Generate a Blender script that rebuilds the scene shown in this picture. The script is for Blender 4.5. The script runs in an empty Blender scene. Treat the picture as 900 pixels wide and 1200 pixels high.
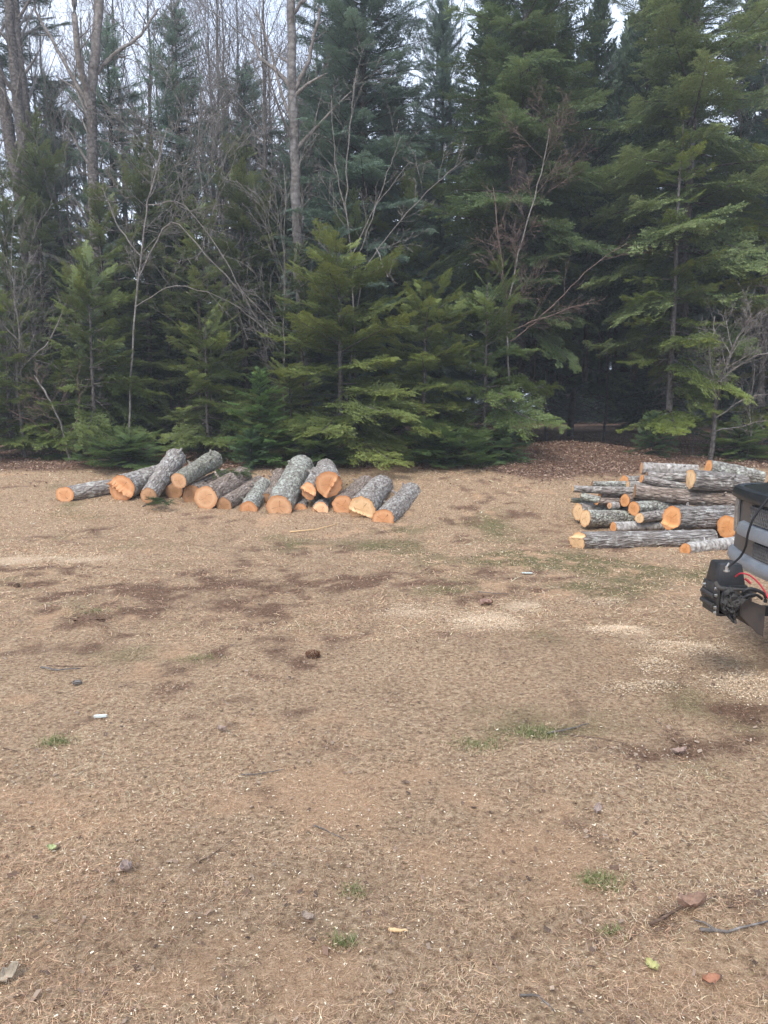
import bpy, bmesh, math, random
import numpy as np
from mathutils import Vector, Matrix

C = bpy.context.scene
COL = C.collection
R = math.radians

# ------------------------------------------------------------------ camera
PITCH = math.atan(115.0 / 867.0)
CAMZ = 1.6
cam_d = bpy.data.cameras.new('camera')
cam = bpy.data.objects.new('camera', cam_d)
COL.objects.link(cam)
cam_d.sensor_fit = 'VERTICAL'
cam_d.sensor_height = 36.0
cam_d.lens = 26.0
cam_d.clip_start = 0.05
cam_d.clip_end = 2000
cam.location = (0, 0, CAMZ)
cam.rotation_euler = (math.pi / 2 - PITCH, 0, 0)
C.camera = cam

# ------------------------------------------------------------------ world, sun, exposure
SUN_EL, SUN_AZ = 52.0, 205.0          # azimuth clockwise from +Y (behind the camera, to the left)
w = bpy.data.worlds.new('World')
C.world = w
w.use_nodes = True
wn, wl = w.node_tree.nodes, w.node_tree.links
wn.clear()
wo = wn.new('ShaderNodeOutputWorld')
bg = wn.new('ShaderNodeBackground')
sky = wn.new('ShaderNodeTexSky')
sky.sky_type = 'NISHITA'
sky.sun_disc = False
sky.sun_elevation = R(SUN_EL)
sky.sun_rotation = R(SUN_AZ)
sky.air_density = 1.2
sky.dust_density = 3.0
tc = wn.new('ShaderNodeTexCoord')
mp = wn.new('ShaderNodeMapping')
mp.inputs['Scale'].default_value = (1.0, 1.0, 3.0)
nz = wn.new('ShaderNodeTexNoise')
nz.inputs['Scale'].default_value = 1.6
nz.inputs['Detail'].default_value = 5
rp = wn.new('ShaderNodeValToRGB')
rp.color_ramp.elements[0].position = 0.35
rp.color_ramp.elements[0].color = (4.7, 5.6, 7.4, 1)
rp.color_ramp.elements[1].position = 0.68
rp.color_ramp.elements[1].color = (7.0, 7.8, 9.4, 1)
mx = wn.new('ShaderNodeMix')
mx.data_type = 'RGBA'
mx.inputs[0].default_value = 0.86
wl.new(tc.outputs['Generated'], mp.inputs['Vector'])
wl.new(mp.outputs['Vector'], nz.inputs['Vector'])
wl.new(nz.outputs['Fac'], rp.inputs['Fac'])
wl.new(sky.outputs['Color'], mx.inputs[6])
wl.new(rp.outputs['Color'], mx.inputs[7])
wl.new(mx.outputs[2], bg.inputs['Color'])
bg.inputs['Strength'].default_value = 0.095
wl.new(bg.outputs['Background'], wo.inputs['Surface'])

sun_d = bpy.data.lights.new('sun', 'SUN')
sun = bpy.data.objects.new('sun', sun_d)
COL.objects.link(sun)
sun_d.energy = 1.3
sun_d.angle = R(22)
sun_d.color = (1.0, 0.95, 0.88)
az, el = R(SUN_AZ), R(SUN_EL)
sdir = Vector((math.sin(az) * math.cos(el), math.cos(az) * math.cos(el), math.sin(el)))
sun.rotation_euler = sdir.to_track_quat('Z', 'Y').to_euler()

C.view_settings.view_transform = 'Standard'
C.view_settings.look = 'None'
C.view_settings.gamma = 1.0
C.view_settings.use_curve_mapping = False
C.view_settings.exposure = 1.27
C.render.engine = 'CYCLES'
C.cycles.max_bounces = 6
C.cycles.diffuse_bounces = 4
C.cycles.glossy_bounces = 2
C.cycles.transmission_bounces = 3
C.cycles.use_denoising = True
C.cycles.volume_bounces = 0
HAZE = .0027

# ------------------------------------------------------------------ numeric helpers
def hash2(ix, iy, seed):
    h = (ix.astype(np.int64) * 374761393 + iy.astype(np.int64) * 668265263 + seed * 1442695041) & 0x7fffffff
    h = ((h ^ (h >> 13)) * 1274126177) & 0x7fffffff
    h = h ^ (h >> 16)
    return (h & 0xffff) / 65535.0

def vnoise(x, y, s, seed=0):
    x = np.asarray(x, float) / s; y = np.asarray(y, float) / s
    ix, iy = np.floor(x), np.floor(y)
    fx, fy = x - ix, y - iy
    fx = fx * fx * (3 - 2 * fx); fy = fy * fy * (3 - 2 * fy)
    a = hash2(ix, iy, seed); b = hash2(ix + 1, iy, seed)
    c = hash2(ix, iy + 1, seed); d = hash2(ix + 1, iy + 1, seed)
    return (a * (1 - fx) + b * fx) * (1 - fy) + (c * (1 - fx) + d * fx) * fy

def fbm(x, y, s, seed=0, o=4):
    t = 0; a = 0.5; n = 0
    x = np.asarray(x, float); y = np.asarray(y, float)
    for i in range(o):
        th = .6 + 1.1 * i + seed * .37; ca, sa = math.cos(th), math.sin(th)
        t = t + a * vnoise(x * ca - y * sa, x * sa + y * ca, s, seed + i * 17); n += a
        a *= 0.5; s *= 0.5
    return t / n

def sstep(a, b, x):
    t = np.clip((np.asarray(x, float) - a) / (b - a), 0, 1)
    return t * t * (3 - 2 * t)

def ground_smooth(x, y):
    x = np.asarray(x, float); y = np.asarray(y, float)
    e = 0.5 * np.sin(x * 0.35 + 0.6)
    z = 0.68 * sstep(9.3, 15.3, y + 0.25 * e)
    z = z + 0.010 * np.clip(y - 15.3, 0, 30)
    z = z + 0.26 * np.exp(-((x - 3.9) / 2.0) ** 2 - ((y - 16.6) / 1.8) ** 2)      # the leaf-covered bank by the gap
    return z

CT, ST = math.cos(PITCH), math.sin(PITCH)
def P(px, py, Y):
    """point at forward distance Y (world y) on the ray of photo pixel px,py"""
    u = (px - 450.0) / 867.0; v = (600.0 - py) / 867.0
    d = Vector((u, CT + v * ST, -ST + v * CT))
    return Vector((0, 0, CAMZ)) + d * (Y / d.y)

def G(px, py):
    lo, hi = 0.8, 80.0
    for Y in np.arange(1.0, 60, 0.05):
        p = P(px, py, Y)
        if p.z <= float(ground_smooth(p.x, p.y)):
            return p
    return P(px, py, 40)

def gz(x, y):
    return float(ground_smooth(x, y))

# masks for soil, sawdust, green and darker patches of ground: (px, py, rx m, ry m, strength)
def blob(x, y, px, py, rx, ry, ang=0.0):
    c = G(px, py)
    dx, dy = x - c.x, y - c.y
    ca, sa = math.cos(ang), math.sin(ang)
    u = (dx * ca + dy * sa) / rx; v = (-dx * sa + dy * ca) / ry
    return np.exp(-(u * u + v * v))

DIRT = [(60, 690, 1.6, .5), (180, 715, 1.2, .35), (330, 690, 1.0, .4), (105, 735, .22, .12), (20, 670, .8, .3), (400, 680, .9, .3),
        (850, 1085, .26, .12), (60, 870, .4, .2),
        (885, 835, .28, .12)]  # last entry: darker ground patch by the truck front
SAND = [(50, 820, .5, .2), (480, 950, .7, .2), (600, 1000, .6, .14), (380, 930, .5, .14), (660, 1050, .4, .12), (840, 1140, .4, .15), (250, 1140, .4, .15),
        (640, 990, .5, .1), (560, 960, .35, .1), (150, 960, .5, .15), (330, 1160, .4, .2), (60, 1150, .5, .25), (520, 1010, .4, .1), (700, 800, .5, .12)]
GREEN = [(560, 620, 1.2, .6), (720, 690, 1.2, .4), (400, 730, .9, .3), (540, 660, 1.6, .5), (780, 670, 1.2, .5), (450, 640, 1.2, .5), (620, 650, 1.0, .6), (800, 900, .4, .2), (620, 860, .4, .1), (240, 770, .4, .15), (100, 590, .6, .3)]

SAW = [(482, 716, .20, .16, .6), (572, 729, .24, .2, .9), (614, 712, .17, .15, .75), (706, 706, .2, .1, .5), (727, 740, .22, .12, 1.1), (806, 759, .24, .13, 1.0), (774, 782, .15, .12, .6),
       (882, 806, .25, .2, .9), (40, 656, 1.0, .22, .7), (757, 806, .22, .08, .5), (420, 720, .3, .1, .2)]
def saw_mask(x, y):
    t = 1.35 * sum(blob(x, y, b[0], b[1], b[2] * 1.15, b[3] * 1.2) * b[4] for b in SAW)
    return np.clip(t * 1.0 + (fbm(x, y, .3, 301) - .5) * 1.1 * sstep(.02, .25, t) - .1, 0, 1)

def masks(x, y):
    n1 = fbm(x, y, 1.3, 3); n2 = fbm(x, y, 0.35, 9)
    dirt = sum(blob(x, y, *b) for b in DIRT)
    n3 = fbm(x, y, .16, 61, 3)
    dirt = np.clip(dirt * .62 + (n1 - .5) * 1.3 + (n2 - .5) * 1.6 + (n3 - .5) * 1.8 - 0.08, 0, .8)
    sand = sum(blob(x, y, *b) for b in SAND)
    sand = np.clip(sand * 0.55 + (n2 - .5) * 1.6 - (n3 - .5) * 2.0 + (fbm(x, y, .8, 31) - .5) * 1.6 - 0.12, 0, .85)
    green = sum(blob(x, y, *b) for b in GREEN)
    green = np.clip(green * .6 + (fbm(x, y, .7, 51) - .5) * 2.2 - .1, 0, 1)
    edge = 13.75 + 0.9 * (fbm(x, y, 2.0, 77) - .5) - 0.9 * sstep(1.4, 3.0, x) * sstep(5.6, 4.0, x)
    litter = sstep(-.35, .45, y - edge)
    return dirt, sand, green, litter

# ------------------------------------------------------------------ scene helpers
def tag(o, label=None, cat=None, group=None, kind=None):
    if label: o['label'] = label
    if cat: o['category'] = cat
    if group: o['group'] = group
    if kind: o['kind'] = kind
    return o

def empty(name, loc, rz=0.0):
    o = bpy.data.objects.new(name, None)
    o.empty_display_size = .2
    o.location = loc; o.rotation_euler = (0, 0, rz)
    COL.objects.link(o)
    return o

def np_mesh(name, V, F, mat, parent=None, col=None, smooth=False, extra=None):
    """V (n,3), F (m,4) quads; col (n,4) per point colour"""
    V = np.ascontiguousarray(V, np.float32); F = np.ascontiguousarray(F, np.int32)
    me = bpy.data.meshes.new(name)
    k = F.shape[1]
    me.vertices.add(len(V)); me.vertices.foreach_set('co', V.ravel())
    me.loops.add(F.size); me.loops.foreach_set('vertex_index', F.ravel())
    me.polygons.add(len(F))
    me.polygons.foreach_set('loop_start', np.arange(0, F.size, k, dtype=np.int32))
    me.polygons.foreach_set('loop_total', np.full(len(F), k, np.int32))
    if smooth:
        me.polygons.foreach_set('use_smooth', np.ones(len(F), bool))
    if col is not None:
        a = me.color_attributes.new('tint', 'FLOAT_COLOR', 'POINT')
        a.data.foreach_set('color', np.ascontiguousarray(col, np.float32).ravel())
    for nm, arr in (extra or {}).items():
        a = me.attributes.new(nm, 'FLOAT', 'POINT')
        a.data.foreach_set('value', np.ascontiguousarray(arr, np.float32))
    me.update(calc_edges=True)
    me.materials.append(mat)
    o = bpy.data.objects.new(name, me)
    COL.objects.link(o)
    if parent: o.parent = parent
    return o

def bm_obj(name, bm, mat, parent=None, smooth=True, auto=35):
    bmesh.ops.recalc_face_normals(bm, faces=bm.faces)
    me = bpy.data.meshes.new(name)
    if smooth:
        for f in bm.faces: f.smooth = True
        for e in bm.edges:
            if len(e.link_faces) == 2 and e.calc_face_angle(0) > R(auto): e.smooth = False
    bm.to_mesh(me); bm.free()
    me.materials.append(mat)
    o = bpy.data.objects.new(name, me)
    COL.objects.link(o)
    if parent: o.parent = parent
    return o

class Tubes:
    def __init__(s): s.V = []; s.F = []; s.n = 0
    def add(s, pts, rad, sides=5):
        pts = np.asarray(pts, float); rad = np.asarray(rad, float)
        n = len(pts)
        t = np.gradient(pts, axis=0)
        t /= np.linalg.norm(t, axis=1)[:, None] + 1e-9
        ref = np.array([0, 0, 1.0]) if abs(t[0][2]) < .9 else np.array([1.0, 0, 0])
        u = np.cross(t, ref); u /= np.linalg.norm(u, axis=1)[:, None] + 1e-9
        v = np.cross(t, u)
        a = np.linspace(0, 2 * np.pi, sides, endpoint=False)
        ring = pts[:, None, :] + rad[:, None, None] * (np.cos(a)[None, :, None] * u[:, None, :] + np.sin(a)[None, :, None] * v[:, None, :])
        s.V.append(ring.reshape(-1, 3))
        i = np.arange(n - 1)[:, None] * sides; j = np.arange(sides)[None, :]; j2 = (j + 1) % sides
        f = np.stack([i + j, i + j2, i + sides + j2, i + sides + j], -1).reshape(-1, 4) + s.n
        s.F.append(f); s.n += n * sides
    def build(s, name, mat, parent=None):
        return np_mesh(name, np.concatenate(s.V), np.concatenate(s.F), mat, parent, smooth=True)

def dup_tree(root, loc, rz, sc):
    r = root.copy(); COL.objects.link(r)
    r.location = loc; r.rotation_euler = (0, 0, rz); r.scale = sc
    for ch in list(root.children):
        c = ch.copy(); COL.objects.link(c); c.parent = r
        for g in ch.children:
            d = g.copy(); COL.objects.link(d); d.parent = c
    return r

# ------------------------------------------------------------------ materials
def mat(name, rough=.7, spec=.3):
    m = bpy.data.materials.new(name); m.use_nodes = True
    nt = m.node_tree; b = nt.nodes['Principled BSDF']
    b.inputs['Roughness'].default_value = rough
    b.inputs['Specular IOR Level'].default_value = spec
    return m, nt, b

def N(nt, t, **k):
    n = nt.nodes.new(t)
    for a, v in k.items():
        if a in n.inputs: n.inputs[a].default_value = v
        else: setattr(n, a, v)
    return n

def ramp(nt, src, stops):
    r = nt.nodes.new('ShaderNodeValToRGB')
    e = r.color_ramp.elements
    while len(e) < len(stops): e.new(.5)
    for q, (p, c) in zip(e, stops):
        q.position = p; q.color = (*c, 1) if len(c) == 3 else c
    nt.links.new(src, r.inputs['Fac'])
    return r.outputs['Color']

def mixc(nt, fac, a, b, mode='MIX'):
    m = nt.nodes.new('ShaderNodeMix'); m.data_type = 'RGBA'; m.blend_type = mode
    for s, v in ((0, fac), (6, a), (7, b)):
        if isinstance(v, bpy.types.NodeSocket): nt.links.new(v, m.inputs[s])
        elif s == 0: m.inputs[0].default_value = v
        else: m.inputs[s].default_value = (*v, 1)
    return m.outputs[2]

def math_(nt, op, a, b=0.0, clamp=False):
    m = nt.nodes.new('ShaderNodeMath'); m.operation = op; m.use_clamp = clamp
    for i, v in enumerate((a, b)):
        if isinstance(v, bpy.types.NodeSocket): nt.links.new(v, m.inputs[i])
        else: m.inputs[i].default_value = v
    return m.outputs[0]

def coords(nt, scale=(1, 1, 1), jitter=True):
    t = nt.nodes.new('ShaderNodeTexCoord')
    mpn = nt.nodes.new('ShaderNodeMapping')
    mpn.inputs['Scale'].default_value = scale
    src = t.outputs['Object']
    if jitter:
        oi = nt.nodes.new('ShaderNodeObjectInfo')
        va = nt.nodes.new('ShaderNodeVectorMath'); va.operation = 'ADD'
        k = math_(nt, 'MULTIPLY', oi.outputs['Random'], 47.0)
        cb = nt.nodes.new('ShaderNodeCombineXYZ')
        for i in range(3): nt.links.new(k, cb.inputs[i])
        nt.links.new(src, va.inputs[0]); nt.links.new(cb.outputs[0], va.inputs[1])
        src = va.outputs[0]
    nt.links.new(src, mpn.inputs['Vector'])
    return mpn.outputs['Vector']

def noise(nt, vec, scale, detail=4, rough=.55, dist=0.0):
    n = N(nt, 'ShaderNodeTexNoise', Scale=scale, Detail=detail, Roughness=rough, Distortion=dist)
    nt.links.new(vec, n.inputs['Vector'])
    return n.outputs['Fac']

def voro(nt, vec, scale, feature='F1'):
    n = nt.nodes.new('ShaderNodeTexVoronoi'); n.feature = feature
    n.inputs['Scale'].default_value = scale
    nt.links.new(vec, n.inputs['Vector'])
    return n.outputs['Distance']

def bump(nt, b, h, strength, dist):
    n = N(nt, 'ShaderNodeBump', Strength=strength, Distance=dist)
    nt.links.new(h, n.inputs['Height'])
    nt.links.new(n.outputs['Normal'], b.inputs['Normal'])

def bark_mat(name, dark, mid, light, lichen=None, lich_amt=.5, stretch=.35, sc=26, bstr=.9):
    m, nt, b = mat(name, .9, .15)
    v = coords(nt, (stretch, 1, 1))
    n1 = noise(nt, v, sc, 6, .65, .4)
    ve = voro(nt, v, sc * .8, 'DISTANCE_TO_EDGE')
    c = ramp(nt, n1, [(.3, dark), (.5, mid), (.72, light)])
    fur = ramp(nt, ve, [(0.0, (0, 0, 0)), (.22, (1, 1, 1))])
    c = mixc(nt, math_(nt, 'MULTIPLY', math_(nt, 'SUBTRACT', 1.0, fur), .42), c, dark)
    if lichen:
        v2 = coords(nt, (1, 1, 1))
        n2 = noise(nt, v2, 11, 6, .7)
        lm = ramp(nt, n2, [(lich_amt, (0, 0, 0)), (lich_amt + .1, (1, 1, 1))])
        c = mixc(nt, math_(nt, 'MULTIPLY', lm, .75), c, lichen)
    big = noise(nt, coords(nt), 2.2, 3)
    c = mixc(nt, .5, c, ramp(nt, big, [(.3, (.75, .68, .6)), (.7, (1.15, 1.15, 1.15))]), 'MULTIPLY')
    nt.links.new(c, b.inputs['Base Color'])
    h = math_(nt, 'ADD', math_(nt, 'MULTIPLY', fur, .6), n1)
    bump(nt, b, h, bstr, .02)
    return m

def cut_mat(name, heart, sap, rim, crack=.06):
    m, nt, b = mat(name, .8, .2)
    t = nt.nodes.new('ShaderNodeTexCoord')
    a = nt.nodes.new('ShaderNodeAttribute'); a.attribute_name = 'rad'
    v = coords(nt, (1, 1, 1))
    wob = noise(nt, v, 9, 3)
    wob2 = noise(nt, v, 2.5, 3)
    rr = math_(nt, 'ADD', a.outputs['Fac'], math_(nt, 'MULTIPLY', math_(nt, 'SUBTRACT', wob2, .5), .35))
    base = ramp(nt, rr, [(0.0, heart), (.45, heart), (.72, sap), (.95, rim)])
    rings = math_(nt, 'SINE', math_(nt, 'ADD', math_(nt, 'MULTIPLY', rr, 70.0), math_(nt, 'MULTIPLY', wob, 8.0)))
    rf = math_(nt, 'MULTIPLY', math_(nt, 'ADD', rings, 1.0), .17)
    c = mixc(nt, rf, base, tuple(x * .45 for x in heart))
    sv = coords(nt, (1, 1, 1.0))
    saw = noise(nt, coords(nt, (1, 60, 4)), 3.0, 3)
    c = mixc(nt, math_(nt, 'MULTIPLY', saw, .5), c, tuple(min(1, x * 1.35) for x in sap))
    blot = ramp(nt, noise(nt, v, 6, 5, .7), [(.55, (0, 0, 0)), (.75, (1, 1, 1))])
    c = mixc(nt, math_(nt, 'MULTIPLY', blot, .65), c, tuple(x * .5 for x in heart))
    # drying cracks through the pith
    at = nt.nodes.new('ShaderNodeAttribute'); at.attribute_name = 'ang'
    ck = math_(nt, 'ABSOLUTE', math_(nt, 'SINE', math_(nt, 'ADD', math_(nt, 'MULTIPLY', at.outputs['Fac'], 1.5), math_(nt, 'MULTIPLY', wob2, 6.0))))
    ckm = math_(nt, 'MULTIPLY', math_(nt, 'LESS_THAN', ck, crack), math_(nt, 'LESS_THAN', rr, .62))
    c = mixc(nt, math_(nt, 'MULTIPLY', ckm, .6), c, (.12, .05, .02))
    nt.links.new(c, b.inputs['Base Color'])
    bump(nt, b, math_(nt, 'ADD', saw, math_(nt, 'MULTIPLY', rings, .15)), .5, .006)
    return m

def tint_mat(name, rough=.8, trans=0.0, spec=.2, hue=.0, val=.0, nscale=None):
    """material whose base colour is the piece's own tint, with a per-object shift"""
    m, nt, b = mat(name, rough, spec)
    a = nt.nodes.new('ShaderNodeAttribute'); a.attribute_name = 'tint'
    c = a.outputs['Color']
    if hue or val:
        oi = nt.nodes.new('ShaderNodeObjectInfo')
        hs = nt.nodes.new('ShaderNodeHueSaturation')
        nt.links.new(c, hs.inputs['Color'])
        nt.links.new(math_(nt, 'ADD', math_(nt, 'MULTIPLY', oi.outputs['Random'], hue), .5 - hue / 2), hs.inputs['Hue'])
        nt.links.new(math_(nt, 'ADD', math_(nt, 'MULTIPLY', oi.outputs['Random'], -val), 1 + val / 2), hs.inputs['Value'])
        c = hs.outputs['Color']
    nt.links.new(c, b.inputs['Base Color'])
    if trans:
        tr = nt.nodes.new('ShaderNodeBsdfTranslucent')
        nt.links.new(c, tr.inputs['Color'])
        ms = nt.nodes.new('ShaderNodeMixShader'); ms.inputs[0].default_value = trans
        nt.links.new(b.outputs[0], ms.inputs[1]); nt.links.new(tr.outputs[0], ms.inputs[2])
        nt.links.new(ms.outputs[0], nt.nodes['Material Output'].inputs['Surface'])
    return m

M = {}
M['bark_grey'] = bark_mat('bark_grey', (.10, .085, .075), (.33, .295, .27), (.58, .54, .50), (.60, .61, .55), .53)
M['bark_brown'] = bark_mat('bark_brown', (.08, .06, .048), (.29, .23, .19), (.50, .43, .37), (.52, .50, .45), .58)
M['bark_lichen'] = bark_mat('bark_lichen', (.09, .082, .07), (.30, .285, .25), (.54, .53, .49), (.56, .60, .51), .50, .8, 24)
M['bark_moss'] = bark_mat('bark_moss', (.08, .072, .058), (.27, .255, .21), (.48, .47, .42), (.22, .27, .14), .55, .8, 24)
M['bark_birch'] = bark_mat('bark_birch', (.12, .10, .09), (.46, .44, .41), (.68, .66, .63), (.10, .08, .07), .66, 1.6, 12, .4)
M['bark_furrow'] = bark_mat('bark_furrow', (.095, .082, .073), (.31, .28, .26), (.56, .53, .50), (.58, .59, .55), .54, .2, 36, 1.2)
M['bark_tree'] = bark_mat('bark_tree', (.05, .045, .04), (.125, .112, .105), (.22, .205, .195), (.24, .24, .22), .64, .9, 12)
M['bark_dark'] = bark_mat('bark_dark', (.025, .02, .017), (.075, .062, .052), (.15, .13, .115), (.2, .2, .17), .62, .9, 9)
M['bark_poplar'] = bark_mat('bark_poplar', (.07, .062, .057), (.18, .168, .16), (.28, .265, .255), (.09, .08, .07), .6, .8, 9, .5)
M['twig_grey'] = bark_mat('twig_grey', (.09, .08, .073), (.22, .20, .185), (.36, .335, .32), None, .5, 1, 12, .2)
M['twig_red'] = bark_mat('twig_red', (.07, .048, .042), (.17, .122, .105), (.27, .20, .175), None, .5, 1, 12, .2)
M['cut_orange'] = cut_mat('cut_orange', (.58, .265, .115), (.70, .39, .205), (.48, .18, .06))
M['cut_deep'] = cut_mat('cut_deep', (.62, .26, .09), (.72, .37, .16), (.56, .20, .06))
M['cut_pale'] = cut_mat('cut_pale', (.62, .33, .17), (.72, .45, .26), (.52, .22, .085))
M['cut_yellow'] = cut_mat('cut_yellow', (.72, .45, .23), (.77, .52, .29), (.60, .29, .11), .09)
M['cut_brown'] = cut_mat('cut_brown', (.36, .19, .09), (.45, .26, .14), (.34, .16, .07))
M['fir'] = tint_mat('fir_needles', .45, .28, .45, .025, .35)
M['spruce'] = tint_mat('spruce_needles', .45, .24, .45, .02, .3)
M['straw'] = tint_mat('dead_grass', .75, .15, .2)
M['chips'] = tint_mat('wood_chips', .85, 0, .15)
M['leaf'] = tint_mat('dead_leaves', .7, .1, .25)

def plain(name, col, rough=.5, spec=.4, metal=0.0, var=.25, nsc=20, bstr=.15, coat=0.0):
    m, nt, b = mat(name, rough, spec)
    v = coords(nt)
    n = noise(nt, v, nsc, 5, .65)
    c = ramp(nt, n, [(.25, tuple(x * (1 - var) for x in col)), (.75, tuple(min(1, x * (1 + var)) for x in col))])
    nt.links.new(c, b.inputs['Base Color'])
    b.inputs['Metallic'].default_value = metal
    b.inputs['Coat Weight'].default_value = coat
    rr = math_(nt, 'ADD', math_(nt, 'MULTIPLY', n, .3), rough - .15)
    nt.links.new(rr, b.inputs['Roughness'])
    bump(nt, b, n, bstr, .005)
    return m

def dusty(name, col, dust, rough=.35, metal=0.0, coat=.3, amt=.5):
    m, nt, b = mat(name, rough, .5)
    n = noise(nt, coords(nt), 9, 7, .75)
    n2 = noise(nt, coords(nt), 120, 3, .6)
    f = ramp(nt, math_(nt, 'ADD', math_(nt, 'MULTIPLY', n, .8), math_(nt, 'MULTIPLY', n2, .2)), [(amt - .12, (0, 0, 0)), (amt + .2, (1, 1, 1))])
    nt.links.new(mixc(nt, math_(nt, 'MULTIPLY', f, .6), col, dust), b.inputs['Base Color'])
    nt.links.new(math_(nt, 'ADD', math_(nt, 'MULTIPLY', f, .4), rough), b.inputs['Roughness'])
    b.inputs['Metallic'].default_value = metal
    b.inputs['Coat Weight'].default_value = coat
    return m

M['paint'] = dusty('pewter_paint', (.085, .08, .076), (.20, .165, .135), .4, .3, .2, .42)
M['hood'] = dusty('hood_dark', (.010, .012, .016), (.06, .06, .06), .3, 0, .2, .68)  # hood given a near black tone, darker than the body
M['trim'] = dusty('black_trim', (.012, .014, .017), (.14, .14, .14), .4, 0, .1, .62)
M['chrome'] = dusty('dull_chrome', (.36, .40, .45), (.33, .31, .28), .34, .7, 0, .48)
M['grille'] = dusty('grille_mesh', (.16, .155, .15), (.32, .29, .26), .4, .3, 0, .45)
M['dark'] = plain('near_black', (.012, .012, .012), .8, .2)
M['rubber'] = plain('tyre_rubber', (.022, .022, .022), .85, .2)
M['glass'] = plain('dark_glass', (.02, .025, .03), .08, .6, 0, .1, 3, 0, .5)
M['lens'] = dusty('headlight_lens', (.22, .215, .205), (.26, .22, .185), .22, .1, .5, .5)
M['black_plastic'] = dusty('black_plastic', (.017, .018, .02), (.11, .10, .09), .38, 0, 0, .58)
M['winch_metal'] = dusty('winch_metal', (.03, .03, .032), (.14, .12, .10), .42, .4, 0, .5)
M['steel_plate'] = dusty('worn_steel_plate', (.055, .05, .047), (.17, .12, .09), .5, .5, 0, .48)
M['bolt'] = plain('bright_bolt', (.62, .62, .60), .3, .5, .9)
M['red_cable'] = plain('red_cable', (.42, .02, .035), .45, .4)
M['black_cable'] = plain('black_cable', (.015, .015, .016), .5, .4)
M['cloth'] = dusty('black_cloth', (.022, .021, .021), (.16, .14, .12), .8, 0, 0, .52)
M['white_scrap'] = plain('pale_birch_scrap', (.60, .67, .65), .6, .3, 0, .15, 40)
M['stick_grey'] = bark_mat('stick_grey', (.07, .06, .055), (.19, .17, .155), (.33, .31, .29), None, .5, .3, 60, .4)
M['stick_brown'] = bark_mat('stick_brown', (.05, .03, .022), (.15, .10, .075), (.28, .21, .16), None, .5, .3, 60, .4)
M['splinter'] = plain('pale_splinter', (.62, .42, .22), .7, .3, 0, .2, 60)
M['bark_piece'] = plain('bark_piece', (.30, .19, .15), .9, .1, 0, .45, 40, .8)
M['cone'] = plain('cone_scales', (.15, .07, .04), .8, .2, 0, .4, 60, .5)

# ground: litter of straw, soil, sand and needles by the masks
m, nt, b = mat('ground_soil', .95, .1)
def att(n):
    a = nt.nodes.new('ShaderNodeAttribute'); a.attribute_name = n; return a.outputs['Fac']
v = coords(nt, (1, 1, 1), False)
n1 = noise(nt, v, 38, 8, .72)
n2 = noise(nt, v, 6, 6, .65)
n3 = noise(nt, v, 170, 4, .7)
vst = voro(nt, v, 95)
thatch = ramp(nt, n1, [(.30, (.15, .092, .058)), (.44, (.34, .23, .14)), (.54, (.52, .37, .235)), (.70, (.72, .55, .37))])
dirtc = ramp(nt, n1, [(.3, (.09, .05, .033)), (.5, (.20, .12, .078)), (.75, (.40, .265, .17))])
sandc = ramp(nt, n1, [(.3, (.36, .225, .13)), (.5, (.54, .355, .215)), (.75, (.70, .50, .32))])
litc = ramp(nt, n1, [(.3, (.08, .045, .03)), (.5, (.20, .12, .08)), (.75, (.38, .25, .17))])
greenc = ramp(nt, n1, [(.3, (.10, .085, .04)), (.5, (.21, .18, .09)), (.75, (.40, .35, .19))])
def soft(a, lo, hi):
    k = math_(nt, 'ADD', a, math_(nt, 'MULTIPLY', math_(nt, 'SUBTRACT', n1, .5), .9))
    k = math_(nt, 'ADD', k, math_(nt, 'MULTIPLY', math_(nt, 'SUBTRACT', n2, .5), .5))
    return ramp(nt, k, [(lo, (0, 0, 0)), (hi, (1, 1, 1))])
c = mixc(nt, soft(att('green'), .25, .8), thatch, greenc)
c = mixc(nt, soft(att('sand'), .25, .8), c, sandc)
c = mixc(nt, soft(att('dirt'), .25, .8), c, dirtc)
c = mixc(nt, soft(att('saw'), .2, .85), c, ramp(nt, n3, [(.3, (.52, .37, .24)), (.6, (.72, .55, .38))]))
c = mixc(nt, soft(att('litter'), .3, .7), c, litc)
c = mixc(nt, 1.0, c, (.965, .955, .955), 'MULTIPLY')
c = mixc(nt, .45, c, ramp(nt, n3, [(.32, (.35, .33, .32)), (.6, (1.3, 1.3, 1.3))]), 'MULTIPLY')
nt.links.new(c, b.inputs['Base Color'])
bump(nt, b, math_(nt, 'ADD', n1, math_(nt, 'MULTIPLY', n3, .4)), 1.0, .03)
M['ground'] = m

# ------------------------------------------------------------------ ground sheet
def relief(x, y):
    near = np.exp(-np.clip(y - 18, 0, None) / 10)
    r = (fbm(x, y, .9, 5) - .5) * .08 + (fbm(x, y, .22, 6) - .5) * .022
    r = r + (vnoise(x * .8 - y * .6, x * .6 + y * .8, .07, 8) - .5) * .006
    d = sum(blob(x, y, *q) for q in DIRT[:5])
    r = r + d * (fbm(x, y, .18, 12) - .5) * .07
    r = r + .05 * blob(x, y, 105, 735, .16, .09) + .05 * blob(x, y, 850, 1085, .3, .12, .3)
    r = r + (sstep(13, 15, y)) * (fbm(x, y, .5, 21) - .45) * .12
    return r * near

def gh(x, y):
    x = np.asarray(x, float); y = np.asarray(y, float)
    return ground_smooth(x, y) + relief(x, y)

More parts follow.
